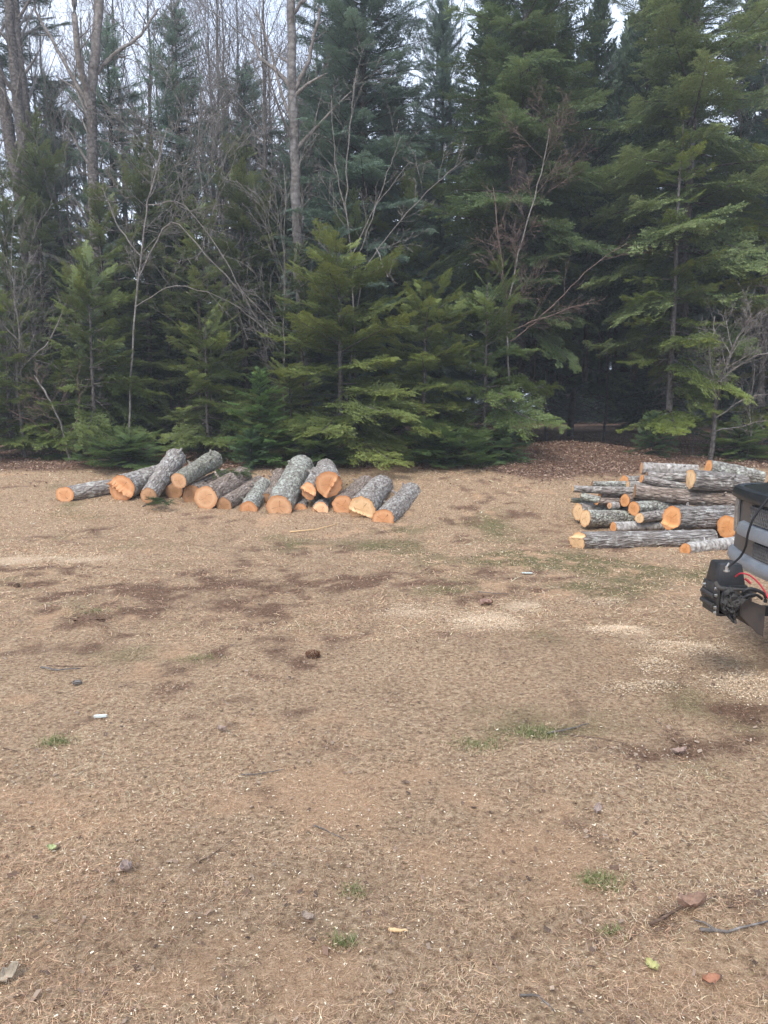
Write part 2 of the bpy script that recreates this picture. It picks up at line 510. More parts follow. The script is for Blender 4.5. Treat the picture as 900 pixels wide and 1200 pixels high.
xs = np.concatenate([-np.geomspace(260, 4.6, 60), np.arange(-4.5, 4.51, .045), np.geomspace(4.6, 260, 60)])
ys = np.concatenate([np.linspace(-60, 1.0, 14), np.arange(1.1, 4.5, .035), np.arange(4.5, 9, .05), np.arange(9, 18, .085), np.geomspace(18.1, 500, 50)])
GX, GY = np.meshgrid(xs, ys)
fx, fy = GX.ravel(), GY.ravel()
GZ = gh(fx, fy)
nxs, nys = len(xs), len(ys)
i = (np.arange(nys - 1)[:, None] * nxs + np.arange(nxs - 1)[None, :]).ravel()
Fq = np.stack([i, i + 1, i + nxs + 1, i + nxs], 1)
md, ms_, mg, ml = masks(fx, fy)
g_o = np_mesh('ground', np.stack([fx, fy, GZ], 1), Fq, M['ground'], smooth=True, extra={'saw': saw_mask(fx, fy), 'dirt': md, 'sand': ms_, 'green': mg, 'litter': ml})
tag(g_o, 'pale straw covered yard rising to brown leaf litter under the trees', 'ground', kind='structure')

# ------------------------------------------------------------------ thin haze added over everything, lifting dark tones like lens glare
bm = bmesh.new(); bmesh.ops.create_cube(bm, size=1)
for v_ in bm.verts: v_.co = ((v_.co.x) * 540, 220 + v_.co.y * 580, 8.2 + v_.co.z * 19.0)
hm = bpy.data.materials.new('haze'); hm.use_nodes = True
hm.node_tree.nodes.clear()
ho = hm.node_tree.nodes.new('ShaderNodeOutputMaterial'); hv = hm.node_tree.nodes.new('ShaderNodeVolumePrincipled')
hv.inputs['Color'].default_value = (.90, .94, .97, 1); hv.inputs['Density'].default_value = HAZE; hv.inputs['Anisotropy'].default_value = .2
hm.node_tree.links.new(hv.outputs['Volume'], ho.inputs['Volume'])
me = bpy.data.meshes.new('haze'); bm.to_mesh(me); bm.free(); me.materials.append(hm)
hz_o = bpy.data.objects.new('haze', me); COL.objects.link(hz_o); tag(hz_o, 'faint added haze standing in for lens glare over the trees', 'haze', kind='stuff')

# ------------------------------------------------------------------ loose cover on the ground
rng = np.random.default_rng(11)

def scatter(n, y0, y1, power=1.0, marg=1.12):
    """points in the wedge the photo shows, denser near"""
    u = rng.random(n)
    y = y0 * (y1 / y0) ** (u ** power)
    x = (rng.random(n) * 2 - 1) * (y * .52 * marg + .35)
    return x, y

def strips(x, y, z, L, W, yaw, pit, bend, col):
    """bent strips of two quads"""
    n = len(x)
    d = np.stack([np.cos(yaw) * np.cos(pit), np.sin(yaw) * np.cos(pit), np.sin(pit)], 1)
    sd = np.stack([-np.sin(yaw), np.cos(yaw), rng.normal(0, .3, n)], 1)
    p0 = np.stack([x, y, z], 1)
    mid = p0 + d * (L * .5)[:, None]
    mid[:, 2] += bend * L
    mid += sd * (rng.normal(0, .05, n) * L)[:, None]
    p2 = p0 + d * L[:, None]
    wv = sd * (W * .5)[:, None]
    V = np.stack([p0 - wv, p0 + wv, mid - wv, mid + wv, p2 - wv * .3, p2 + wv * .3], 1).reshape(-1, 3)
    b0 = np.arange(n)[:, None] * 6
    F = np.concatenate([b0 + np.array([0, 1, 3, 2]), b0 + np.array([2, 3, 5, 4])])
    return V, F, np.repeat(col, 6, 0)

PAL = np.array([(.68, .51, .32), (.54, .38, .235), (.42, .275, .17), (.25, .15, .095), (.42, .33, .24), (.80, .64, .44), (.29, .25, .11)])
def straw(n, y0, y1, w0, w1, l0, l1, power=1.0):
    x, y = scatter(n, y0, y1, power)
    d, s, g, l = masks(x, y)
    clump = fbm(x, y, .16, 91)
    keep = rng.random(n) < np.clip(1.0 - .75 * saw_mask(x, y) - .62 * d - .55 * s - .95 * l, .05, 1) * np.clip(.3 + 1.5 * (clump - .25), .15, 1.2)
    x, y, d, s, g, l = (q[keep] for q in (x, y, d, s, g, l))
    n = len(x)
    pr = np.stack([.26 - .12 * d, .26 + 0 * d, .2 + .1 * d, .1 + .3 * d, .12 + 0 * d, .14 - .08 * d, .02 + .22 * g], 1)
    pr = np.cumsum(pr / pr.sum(1)[:, None], 1)
    k = (rng.random(n)[:, None] > pr).sum(1)
    col = PAL[k] * rng.uniform(.7, 1.2, (n, 1)) * rng.uniform(.94, 1.06, (n, 3))
    rdn = np.clip(sstep(.2, -1.2, x) * sstep(4.2, 2.4, y) * .8 + (fbm(x, y, .9, 431, 3) - .45) * 1.2, 0, 1)[:, None]
    col = col * np.array([.97, .925, .93]) * (.22 + 1.05 * fbm(x, y, 1.1, 401, 3) + .66 * fbm(x, y, .17, 411, 3))[:, None] * (1 - rdn * np.array([.04, .12, .15]))
    col = np.concatenate([np.clip(col, 0, .85), np.ones((n, 1))], 1)
    z = gh(x, y) + rng.uniform(-.002, .012, n)
    pit = np.abs(rng.normal(0, .22, n)); up = rng.random(n) < .08
    pit[up] = rng.uniform(.4, 1.2, up.sum())
    far = (y / 6).clip(.6, 3)
    return strips(x, y, z, rng.uniform(l0, l1, n) * np.where(up, .7, 1) * np.where(rng.random(n) < .07, 2.2, 1), rng.uniform(w0, w1, n) * far, rng.uniform(0, 2 * np.pi, n), pit, rng.uniform(-.02, .12, n), col)

def join(parts):
    V, F, Cc, n = [], [], [], 0
    for v_, f_, c_ in parts:
        V.append(v_); F.append(f_ + n); Cc.append(c_); n += len(v_)
    return np.concatenate(V), np.concatenate(F), np.concatenate(Cc)

V, F, cc = join([straw(330000, 1.5, 6, .0008, .0021, .006, .030, .8), straw(170000, 5, 15, .002, .0042, .015, .055, .75)])
o = np_mesh('dead_grass', V, F, M['straw'], col=cc)
tag(o, 'matted dry straw coloured grass over the yard', 'grass', kind='stuff')

def flakes(x, y, z, size, col, aspect=(.35, .9), curl=.25):
    n = len(x)
    yaw = rng.uniform(0, 2 * np.pi, n)
    a = np.stack([np.cos(yaw), np.sin(yaw), rng.normal(0, curl, n)], 1) * size[:, None]
    bb = np.stack([-np.sin(yaw), np.cos(yaw), rng.normal(0, curl, n)], 1) * (size * rng.uniform(*aspect, n))[:, None]
    p = np.stack([x, y, z], 1)
    j = lambda: rng.uniform(.7, 1.1, (n, 1))
    V = np.stack([p - a * j() - bb * j(), p + a * j() - bb * j(), p + a * j() + bb * j(), p - a * j() + bb * j()], 1).reshape(-1, 3)
    F = np.arange(n * 4).reshape(n, 4)
    return V, F, np.repeat(np.concatenate([col, np.ones((n, 1))], 1), 4, 0)

# pale wood chips
x, y = scatter(34000, 1.5, 11, .8)
cl = fbm(x, y, .5, 141) + .5 * np.exp(-((x - .1) / 1.6) ** 2 - ((y - 2.6) / 1.0) ** 2)
kp = rng.random(len(x)) < np.clip((cl - .42) * 2.0, .06, 1)
x, y = x[kp], y[kp]
pc = np.array([(.72, .58, .40), (.62, .44, .27), (.78, .68, .52), (.5, .34, .2)])[rng.integers(0, 4, len(x))] * rng.uniform(.75, 1.1, (len(x), 1))
a1 = flakes(x, y, gh(x, y) + rng.uniform(.004, .016, len(x)), rng.uniform(.0016, .0048, len(x)) * (1 + y / 14), pc, (.15, .5))
x, y = scatter(9000, 9.5, 11.6, 1); kp = (y < 10.6) & (x < -2.6); x, y = x[kp], y[kp]
o = np_mesh('wood_chips', *a1[:2], M['chips'], col=a1[2])
tag(o, 'pale wood chips strewn over the straw', 'wood chips', kind='stuff')

# brown leaf and bark crumbs in the yard, thick leaf litter under the trees
x, y = scatter(15000, 1.5, 13.5, .85)
d, s, g, l = masks(x, y)
kp = rng.random(len(x)) < .12 + .75 * d; x, y = x[kp], y[kp]
pc = np.array([(.13, .08, .055), (.2, .125, .085), (.30, .21, .15), (.12, .08, .06), (.36, .27, .2)])[rng.integers(0, 5, len(x))] * rng.uniform(.7, 1.2, (len(x), 1))
sz = rng.uniform(.003, .012, len(x)); bigl = rng.random(len(x)) < .02; sz[bigl] = rng.uniform(.010, .017, bigl.sum())
a1 = flakes(x, y, gh(x, y) + rng.uniform(.004, .014, len(x)), sz, pc, (.4, .8), .35)
x, y = scatter(170000, 12.4, 30, 1.15, 1.3)
d, s, g, l = masks(x, y)
kp = rng.random(len(x)) < l + .03; x, y = x[kp], y[kp]
pc = np.array([(.27, .165, .115), (.33, .21, .15), (.38, .26, .19), (.20, .12, .08), (.42, .31, .23)])[rng.integers(0, 5, len(x))] * rng.uniform(.7, 1.2, (len(x), 1))
a2 = flakes(x, y, gh(x, y) + rng.uniform(.004, .03, len(x)), rng.uniform(.008, .022, len(x)), pc, (.3, .8), .4)
V, F, cc = join([a1, a2])
o = np_mesh('leaf_litter', V, F, M['leaf'], col=cc)
tag(o, 'brown dead leaves and bark crumbs, thickest under the trees', 'leaves', kind='stuff')

# sawdust piles
def sawdust(px, py, rx, ry, n, label, pale=1.0):
    c0 = G(px, py)
    n = int(n * 1.5); t = rng.normal(0, 1, (n, 2))
    cl = .62
    x = c0.x + t[:, 0] * rx * cl; y = c0.y + t[:, 1] * ry * cl
    k = rng.random(n) < np.clip(fbm(x, y, .22, 201) * 2.4 - .55, .04, 1)
    x, y = x[k], y[k]
    h = .022 * np.exp(-((x - c0.x) / rx) ** 2 - ((y - c0.y) / ry) ** 2)
    z = gh(x, y) + .006 + h * rng.random(len(x))
    pc = np.array([(.78, .60, .40), (.70, .50, .32), (.82, .68, .50)])[rng.integers(0, 3, len(x))] * rng.uniform(.8, 1.05, (len(x), 1)) * pale
    Vv, Ff, c_ = flakes(x - c0.x, y - c0.y, z - c0.z, rng.uniform(.0016, .0048, len(x)), pc, (.4, .9))
    o = np_mesh('sawdust_pile', Vv, Ff, M['chips'], col=c_)
    o.location = c0
    tag(o, label, 'sawdust', 'sawdust patches on the yard')
sawdust(482, 716, .20, .16, 2600, 'thin sawdust patch farthest left of the row in the yard', .92)
sawdust(572, 729, .24, .22, 3800, 'broad sawdust patch just below the bark slab')
sawdust(614, 712, .17, .17, 2400, 'sawdust patch right of the bark slab', .95)
sawdust(706, 706, .20, .10, 1600, 'faint sawdust patch midway between bark slab and winch', .9)
sawdust(727, 740, .20, .12, 3600, 'brightest cream sawdust patch, below the faint one')
sawdust(806, 759, .24, .13, 3400, 'sawdust patch in front of the winch')
sawdust(774, 782, .15, .14, 1500, 'small tan sawdust patch below the one in front of the winch', .9)
sawdust(882, 806, .22, .22, 3200, 'sawdust patch under the truck shadow at the right edge')
sawdust(40, 656, 1.0, .28, 5200, 'long streak of pale chips across the left edge of the yard', 1.05)
sawdust(757, 806, .22, .08, 1300, 'reddish sawdust smear nearest the camera on the right', .85)

# green grass tufts
def tuft(px, py, r, n, label, h=.05, green=1.0):
    c0 = G(px, py)
    x = rng.normal(0, r * .75, n); y = rng.normal(0, r * .5, n)
    z = gh(x + c0.x, y + c0.y) - c0.z
    col = np.array([(.11, .14, .045), (.18, .20, .075), (.36, .31, .18)])[rng.choice(3, n, p=[.38, .34, .28])] * rng.uniform(.8, 1.3, (n, 1))
    col = np.concatenate([col, np.ones((n, 1))], 1)
    V, F, cc = strips(x, y, z, rng.uniform(.4, 1.1, n) * h * .8, rng.uniform(.0012, .0026, n) * max(1, c0.y / 5), rng.uniform(0, 6.28, n), rng.uniform(.25, 1.1, n), rng.uniform(0, .14, n), col)
    o = np_mesh('grass_tuft', V, F, M['straw'], col=cc); o.location = c0
    tag(o, label, 'grass tuft', 'green tufts in the dead grass')
tuft(560, 874, .10, 420, 'bright green grass tuft, left of the pair in the middle of the yard', .045)
tuft(628, 861, .08, 360, 'green grass tuft, right of the pair in the middle of the yard', .06)
tuft(705, 1044, .055, 320, 'green grass tuft beside the brown leaf heap', .045)
tuft(64, 878, .06, 300, 'green grass tuft near the left edge among dark soil', .055)
tuft(108, 718, .14, 300, 'green tuft behind the dark clod of soil', .05)
tuft(233, 773, .11, 320, 'green tuft in the middle of the left half of the yard', .04)
tuft(404, 1112, .035, 130, 'sparse green blades low in the foreground', .05)
tuft(416, 1052, .03, 110, 'sparse green blades just above the lowest sparse ones', .04)
tuft(712, 1107, .025, 90, 'tiny fresh green sprout by the leaf heap', .03)
tuft(80, 604, .3, 300, 'low green patch in front of the leftmost log', .05)

# ------------------------------------------------------------------ logs
def make_log(label, A, B, Ra, Rb, bark, cut, group, tiltA=(0, 0), step=None, bend=0.009, seed=0, stubs=2, rough=.085, oval=.03, back=None, cat='log'):
    rg = np.random.default_rng(seed + 500)
    A, B = Vector(A), Vector(B)
    ax = B - A; L = ax.length
    root_m = Matrix.Translation(A) @ ax.to_track_quat('X', 'Z').to_matrix().to_4x4()
    ns, na = max(24, int(L / .045)), 52
    s = np.linspace(0, 1, ns); a = np.linspace(0, 2 * np.pi, na, endpoint=False)
    S, AA = np.meshgrid(s, a, indexing='ij')
    ph = rg.uniform(0, 6.28, 4)
    prof = 1 + oval * np.cos(2 * AA + ph[0]) + .018 * np.cos(3 * AA + ph[1] + 2 * S) + .012 * np.cos(5 * AA + ph[2])
    Rm = (Ra + (Rb - Ra) * S) * prof * (1 + .02 * np.sin(S * 9 + ph[3]))
    Rm = Rm * (1 + rough * (fbm(AA * 3 + 20 + seed * 9, S * L * 9, 1.0, seed, 3) - .5) + rough * 1.3 * (vnoise(AA * 7 + 50, S * L * (14 if 'furrow' not in bark else 3), 1.0, seed + 3) - .5))
    sm = rg.uniform(-1, 1, 2)
    oy = bend * L * np.sin(np.pi * S) * sm[0]; oz = bend * L * np.sin(np.pi * S) * sm[1]
    yy = Rm * np.cos(AA) + oy; zz = Rm * np.sin(AA) + oz
    def front_x(y_, z_):
        q = tiltA[0] * y_ + tiltA[1] * z_
        if step:
            dy, dz, c0, dx, spike = step
            k = (dy * y_ + dz * z_) / Ra
            q = q + dx * Ra * sstep(c0 - .06, c0 + .06, k)
            if spike:
                t = -dz * y_ + dy * z_
                q = q - spike * Ra * np.exp(-((k - c0) / .12) ** 2) * (.35 + .9 * vnoise(t / Ra * 7, 0 * t, 1.0, seed + 77))
        return q
    fall = np.clip(1 - S * L / (3 * Ra), 0, 1)
    xx = S * L + front_x(yy, zz) * fall
    V = np.stack([xx, yy, zz], -1).reshape(-1, 3)
    i = np.arange(ns - 1)[:, None] * na; j = np.arange(na)[None, :]; j2 = (j + 1) % na
    Fq = np.stack([i + j, i + j2, i + na + j2, i + na + j], -1).reshape(-1, 4)
    lg = np_mesh('log', V, Fq, M[bark], smooth=True)
    lg.matrix_world = root_m
    tag(lg, label, cat, group)
    nr = 16
    for end in (0, 1):
        yr = yy[0 if end == 0 else -1]; zr = zz[0 if end == 0 else -1]
        kk = (np.arange(nr + 1) / nr)
        cy, cz = yr.mean(), zr.mean()
        Y_ = cy + (yr - cy)[None, :] * kk[:, None] * .985; Z_ = cz + (zr - cz)[None, :] * kk[:, None] * .985
        if end == 0:
            X_ = front_x(Y_, Z_) + (rg.random(Y_.shape) - .5) * .004 - .003 - .004 * (1 - kk[:, None])
        else:
            X_ = np.full_like(Y_, L + .002) + (rg.random(Y_.shape) - .5) * .003
        Vf = np.stack([X_, Y_, Z_], -1).reshape(-1, 3)
        i = np.arange(nr)[:, None] * na
        Ff = np.stack([i + j, i + na + j, i + na + j2, i + j2], -1).reshape(-1, 4)
        if end: Ff = Ff[:, ::-1]
        ang = np.broadcast_to(a[None, :], Y_.shape).ravel(); rad = np.broadcast_to(kk[:, None], Y_.shape).ravel()
        np_mesh('cut_face', Vf, Ff, M[cut if end == 0 else (back or 'cut_pale')], lg, smooth=(end == 1 or not step), extra={'rad': rad, 'ang': ang})
    for q in range(stubs):
        sp = rg.uniform(.25, .95); an = rg.uniform(.2, 2.6)
        Rr = Ra + (Rb - Ra) * sp
        p0 = np.array([sp * L, math.cos(an) * Rr * .85, math.sin(an) * Rr * .85])
        dr = np.array([rg.uniform(.1, .7), math.cos(an), math.sin(an)]); dr /= np.linalg.norm(dr)
        ln = Rr * rg.uniform(.45, .75)
        t = Tubes(); t.add([p0, p0 + dr * ln * .6, p0 + dr * ln, p0 + dr * (ln + .001)], [Rr * .16, Rr * .12, Rr * .10, .001], 8)
        t.build('branch_stub', M[bark], lg)
    return lg

def gd(px, bottom):          # depth where the ray of a log's bottom pixel meets the ground
    return G(px, bottom).y

GL = 'sawn logs lying side by side on the left'
GRP = 'cut logs stacked in the right pile'
def L_(label, fx_, fy_, fr, bx_, by_, br, bark, cut, fY=None, bY=None, group=GL, **k):
    fY = fY or gd(fx_, fy_ + fr); bY = bY or gd(bx_, by_ + br)
    q_ = 1.05 if group == GL else 1.0
    return make_log(label, P(fx_, fy_, fY), P(bx_, by_, bY), q_ * fr * fY / 867, q_ * br * bY / 867, bark, cut, group, **k)

L_('leftmost log, thin grey trunk with a slanting cut end', 76, 579.8, 9.4, 136, 569.5, 8.8, 'bark_grey', 'cut_orange', seed=1, bend=.01, tiltA=(-.75, .05))
L_('thick log with a torn hinge ridge across its round orange face, second from left', 142, 572.6, 15.4, 193, 551.5, 9.5, 'bark_grey', 'cut_orange', seed=2, step=(-.55, .83, -.05, .12, .5), bY=13.0)
L_('long grey log, third from left, lifted at its far end above its neighbours', 174, 581, 9.6, 206, 537, 11.6, 'bark_grey', 'cut_pale', bY=12.9, fY=11.4, seed=3, bend=.012, stubs=2)
L_('short brown faced log half hidden under the mossy one', 204, 575.6, 9.8, 232, 560, 9, 'bark_brown', 'cut_brown', bY=13.2, fY=11.9, seed=4)
L_('mossy log propped on top of two others with ragged stubs at its far end', 209.5, 563.4, 9.2, 251, 538.5, 10.2, 'bark_moss', 'cut_pale', fY=11.45, bY=12.7, seed=5, stubs=6)
L_('log with weathered brown face squeezed beside the mossy one', 225, 580, 11, 262, 559, 9.5, 'bark_brown', 'cut_brown', fY=11.6, bY=13.1, seed=6)
L_('stout log with a clean pale round face left of the middle of the row', 241, 583.6, 14, 284, 558.5, 11.5, 'bark_brown', 'cut_pale', fY=11.2, bY=12.6, seed=7)
L_('slim brown log right of the stout pale faced one', 262.5, 592, 8.8, 305, 565.5, 8.2, 'bark_brown', 'cut_brown', fY=11.2, bY=12.6, seed=8, bend=.01)
L_('short thick lichen speckled log with an orange face, left of the largest log', 291, 597.4, 10.6, 309, 570, 9.6, 'bark_lichen', 'cut_orange', fY=11.05, bY=12.2, seed=9)
L_('log hidden behind the largest log, only its side showing', 313, 588, 9.5, 328, 557, 8.6, 'bark_brown', 'cut_brown', fY=11.6, bY=13.2, seed=10)
L_('largest log of the row, thick lichen covered bark and round pale face', 327, 594, 14.6, 353.5, 546, 13.2, 'bark_lichen', 'cut_pale', fY=10.95, bY=13.0, seed=11)
L_('thinnest short log on the ground right of the largest one', 351.3, 598, 8, 360, 585, 7.4, 'bark_grey', 'cut_orange', fY=11.2, bY=12.4, seed=12)
L_('log with splintered slanting orange face leaning under the top one', 361.5, 576, 9.6, 373, 557, 9.3, 'bark_grey', 'cut_orange', fY=11.2, bY=12.2, seed=13, tiltA=(.5, .35), step=(.3, -.95, .0, .45, .8))
L_('topmost log of the left row with a big split orange face', 385.3, 567, 14.8, 382, 550, 11.8, 'bark_grey', 'cut_orange', fY=11.1, bY=12.8, seed=14, step=(.87, .5, -.35, -.16, .25), tiltA=(0, -.12))
L_('short log with a rough uneven face under the topmost one', 375.5, 598.5, 9.6, 381, 586, 9.0, 'bark_grey', 'cut_pale', fY=11.0, bY=12.2, seed=15, step=(.6, -.8, .3, .4, .3), tiltA=(.1, .4))
L_('log with a cracked orange face, third from the right end of the row', 401.5, 592, 12, 428, 567, 10.4, 'bark_brown', 'cut_orange', fY=10.95, bY=12.5, seed=16)
L_('stout log with a yellow face and torn lower lip, second from the right end', 424.3, 597.5, 15.3, 448.5, 568.5, 12, 'bark_grey', 'cut_yellow', fY=10.6, bY=12.4, seed=17, step=(.35, -.93, .35, .28, .25))
L_('rightmost log of the row, rough knotty bark and a bright orange face', 449, 609, 13, 481, 577.5, 11.6, 'bark_grey', 'cut_orange', fY=10.35, bY=12.2, seed=18, stubs=3, rough=.1)

def R_(label, *a, **k):
    return L_(label, *['cut_deep' if q == 'cut_orange' else q for q in a], group=GRP, **{**dict(tiltA=(-.05, .03)), **k})
R_('long furrowed log at the front of the right pile with a wedge cut end', 676, 634.5, 11.8, 836, 630.5, 10, 'bark_furrow', 'cut_yellow', 8.75, 9.0, seed=31, step=(.1, .99, .45, .5, .1), tiltA=(-.42, -.15), back='cut_brown')
R_('short pale log lying at the front right corner of the right pile', 803.5, 644, 8, 862, 636.5, 7.6, 'bark_birch', 'cut_orange', 8.4, 8.75, seed=32)
R_('log with a large round orange face beside the truck headlight', 852.5, 617.2, 13.2, 905, 611, 13, 'bark_grey', 'cut_orange', 9.25, 9.9, seed=33)
R_('thick log with a big orange face in the middle of the right pile', 787.5, 606.7, 14, 866, 605, 12.8, 'bark_furrow', 'cut_orange', 9.2, 9.75, seed=34, step=(.2, -.98, .62, -.25, .1))
R_('thin birch log with peeling white bark just behind the front log', 719, 617.6, 6.4, 782, 616, 6, 'bark_birch', 'cut_orange', 9.55, 9.75, seed=35)
R_('small log with a round cream face left of the thick orange faced one', 749.5, 607, 6.2, 800, 600.5, 6.5, 'bark_grey', 'cut_yellow', 9.5, 10.0, seed=36)
R_('stout grey log at the lower left of the pile with an oval pale end', 686, 607.3, 10.2, 746, 608, 9.6, 'bark_lichen', 'cut_yellow', 9.95, 10.25, seed=37)
R_('grey log directly behind the stout lower left one', 677.5, 600, 10, 738, 598.5, 9.4, 'bark_grey', 'cut_yellow', 10.3, 10.6, seed=38)
R_('grey log with a thin orange end resting over the small cream faced one', 743, 596, 8.4, 800, 592, 8, 'bark_lichen', 'cut_orange', 9.75, 10.15, seed=39)
R_('brown log tucked under the long pole like log', 732.5, 586.6, 7.6, 795, 584, 7, 'bark_brown', 'cut_orange', 10.1, 10.5, seed=40)
R_('long curved log spanning the middle of the right pile', 744, 575.5, 8.2, 872, 587.5, 9.6, 'bark_brown', 'cut_brown', 10.0, 9.7, seed=41, bend=.02)
R_('upper log with a double sawn orange and cream face near the truck hood', 811.5, 562, 12, 872, 568, 11.4, 'bark_furrow', 'cut_yellow', 9.75, 9.85, seed=42, step=(-.8, .6, -.25, -.3, .0))
R_('smooth whitish log on the top of the right pile', 752, 548.5, 7, 817, 552, 7.2, 'bark_birch', 'cut_pale', 10.5, 10.4, seed=43)
R_('thin grey log right under the whitish top one', 757.5, 558, 5.2, 820, 561, 5.2, 'bark_grey', 'cut_brown', 10.4, 10.3, seed=44)
R_('thin crooked log with a small orange end below the two top ones', 752, 560.8, 4.9, 822, 574, 5, 'bark_grey', 'cut_orange', 10.15, 10.2, seed=45, bend=.02)
R_('topmost log at the back right, sloping down behind the truck hood', 830.5, 547.3, 8.6, 893, 560, 8.0, 'bark_lichen', 'cut_orange', 10.2, 10.2, seed=46)
R_('long thin pole jutting out left from the right pile', 671.5, 572.7, 4, 746, 575.5, 5.2, 'bark_grey', 'cut_yellow', 10.3, 10.3, seed=47, bend=.006)
R_('slender stick of wood just above the jutting pole', 694, 567.2, 3.4, 734, 567.5, 4, 'bark_lichen', 'cut_brown', 10.6, 10.6, seed=48)
R_('short log with a tilted orange oval end above the pole', 732, 563, 6, 762, 562.5, 5.4, 'bark_grey', 'cut_orange', 10.7, 10.9, seed=49)
R_('tiny log with a cream oval end next to the tilted orange one', 736, 568, 4.2, 765, 569, 4.4, 'bark_birch', 'cut_yellow', 10.35, 10.4, seed=50)
R_('mossy pole end sticking out lowest left beside the stout grey log', 668, 586, 2.8, 720, 589, 4, 'bark_moss', 'cut_yellow', 10.45, 10.5, seed=51)
R_('broken grey branch wood lying over the mossy pole end', 681, 580.5, 4.2, 703, 586.5, 4.6, 'bark_lichen', 'cut_brown', 10.3, 10.2, seed=52, stubs=1)
R_('small log with a pink orange end under the jutting pole', 699, 587.5, 4.4, 735, 588, 4.8, 'bark_brown', 'cut_orange', 10.2, 10.4, seed=53)
R_('dark thin log in the gap between the pole and the stout grey log', 703, 581, 4.2, 740, 580, 4.4, 'bark_brown', 'cut_orange', 10.4, 10.5, seed=54)
R_('short knot of pale wood standing on the stout grey log', 714.5, 592.5, 4, 724, 592.5, 4, 'bark_birch', 'cut_pale', 10.15, 10.2, seed=55)
R_('log end of orange wood just left of the bumper behind the short pale log', 858.5, 642, 7, 900, 636, 7, 'bark_grey', 'cut_orange', 9.0, 9.2, seed=56)
R_('grey log filling the dark gap behind the front log', 800, 622, 6, 850, 617, 6, 'bark_furrow', 'cut_brown', 9.6, 9.8, seed=57)

# ------------------------------------------------------------------ sticks and scraps on the ground
def stick(pix, r, matn, label, cat='stick', name='stick', lift=.006, fork=None):
    pts = []; r = r * (.62 if matn != 'splinter' else .85)
    for px, py in pix:
        p = G(px, py); p.z = float(gh(p.x, p.y)) + r + lift; pts.append(p)
    c0 = pts[0].copy()
    q = []
    for a_, b_ in zip(pts[:-1], pts[1:]):
        for t in (0, .33, .66): q.append(a_.lerp(b_, t) + Vector((random.uniform(-1, 1), random.uniform(-1, 1), random.uniform(0, .6))) * r * .8)
    q.append(pts[-1])
    t = Tubes()
    n = len(q)
    rad = [r * (1.05 - .6 * k / (n - 1)) for k in range(n)]
    q = [v_ - c0 for v_ in q]
    t.add([q[0]] + q + [q[-1]], [.0005] + rad + [.0005], 7)
    if fork:
        for k, dx, dy in fork:
            s0 = q[int(k * (n - 1))]
            t.add([s0, s0 + Vector((dx * .5, dy * .5, .01)), s0 + Vector((dx, dy, .004))], [r * .7, r * .5, r * .2], 6)
    o = t.build(name, M[matn]); o.location = c0
    tag(o, label, cat, 'sticks lying in the yard')
    return o
random.seed(5)
stick([(282, 916), (300, 913), (334, 907)], .006, 'stick_grey', 'dark grey stick right of the middle left, lying nearly level')
stick([(233, 1023), (250, 1008), (274, 988)], .004, 'stick_brown', 'pinkish thin twig slanting up to the right in the left foreground')
stick([(48, 787), (70, 789), (95, 785)], .011, 'stick_grey', 'pale grey split stick near the left edge')
stick([(55, 784), (85, 782), (122, 784)], .006, 'stick_brown', 'thin dark stick lying just behind the pale split one')
stick([(818, 1116), (850, 1110), (899, 1098)], .009, 'stick_grey', 'dark forked stick under the leaf heap at the right edge', fork=[(.4, -.05, .04)])
stick([(760, 1098), (800, 1085), (838, 1072)], .008, 'stick_brown', 'brown stick on top of the leaf heap')
stick([(610, 1172), (630, 1183), (650, 1196)], .006, 'stick_grey', 'grey split twig at the bottom edge')
stick([(640, 862), (668, 857), (690, 853)], .009, 'stick_grey', 'grey twig right of the pair of green tufts')
stick([(4, 884), (25, 890), (44, 884)], .004, 'stick_brown', 'thin curved twig near the left edge below the soil')
stick([(340, 625), (370, 622), (395, 616)], .012, 'splinter', 'long pale peeled stick lying in front of the log row')
stick([(660, 861), (700, 868), (735, 872)], .005, 'stick_brown', 'thin brown twig below the grey one by the tufts')
stick([(456, 1101), (466, 1100), (478, 1099)], .007, 'splinter', 'upper one of two short pale splinters near the bottom')
stick([(457, 1104), (467, 1104), (477, 1103)], .007, 'splinter', 'lower one of two short pale splinters near the bottom')
stick([(560, 697), (580, 699), (596, 700)], .007, 'stick_grey', 'short grey twig beside the bark slab')
stick([(368, 978), (385, 984), (405, 990)], .005, 'stick_grey', 'bent grey twig in the middle foreground')

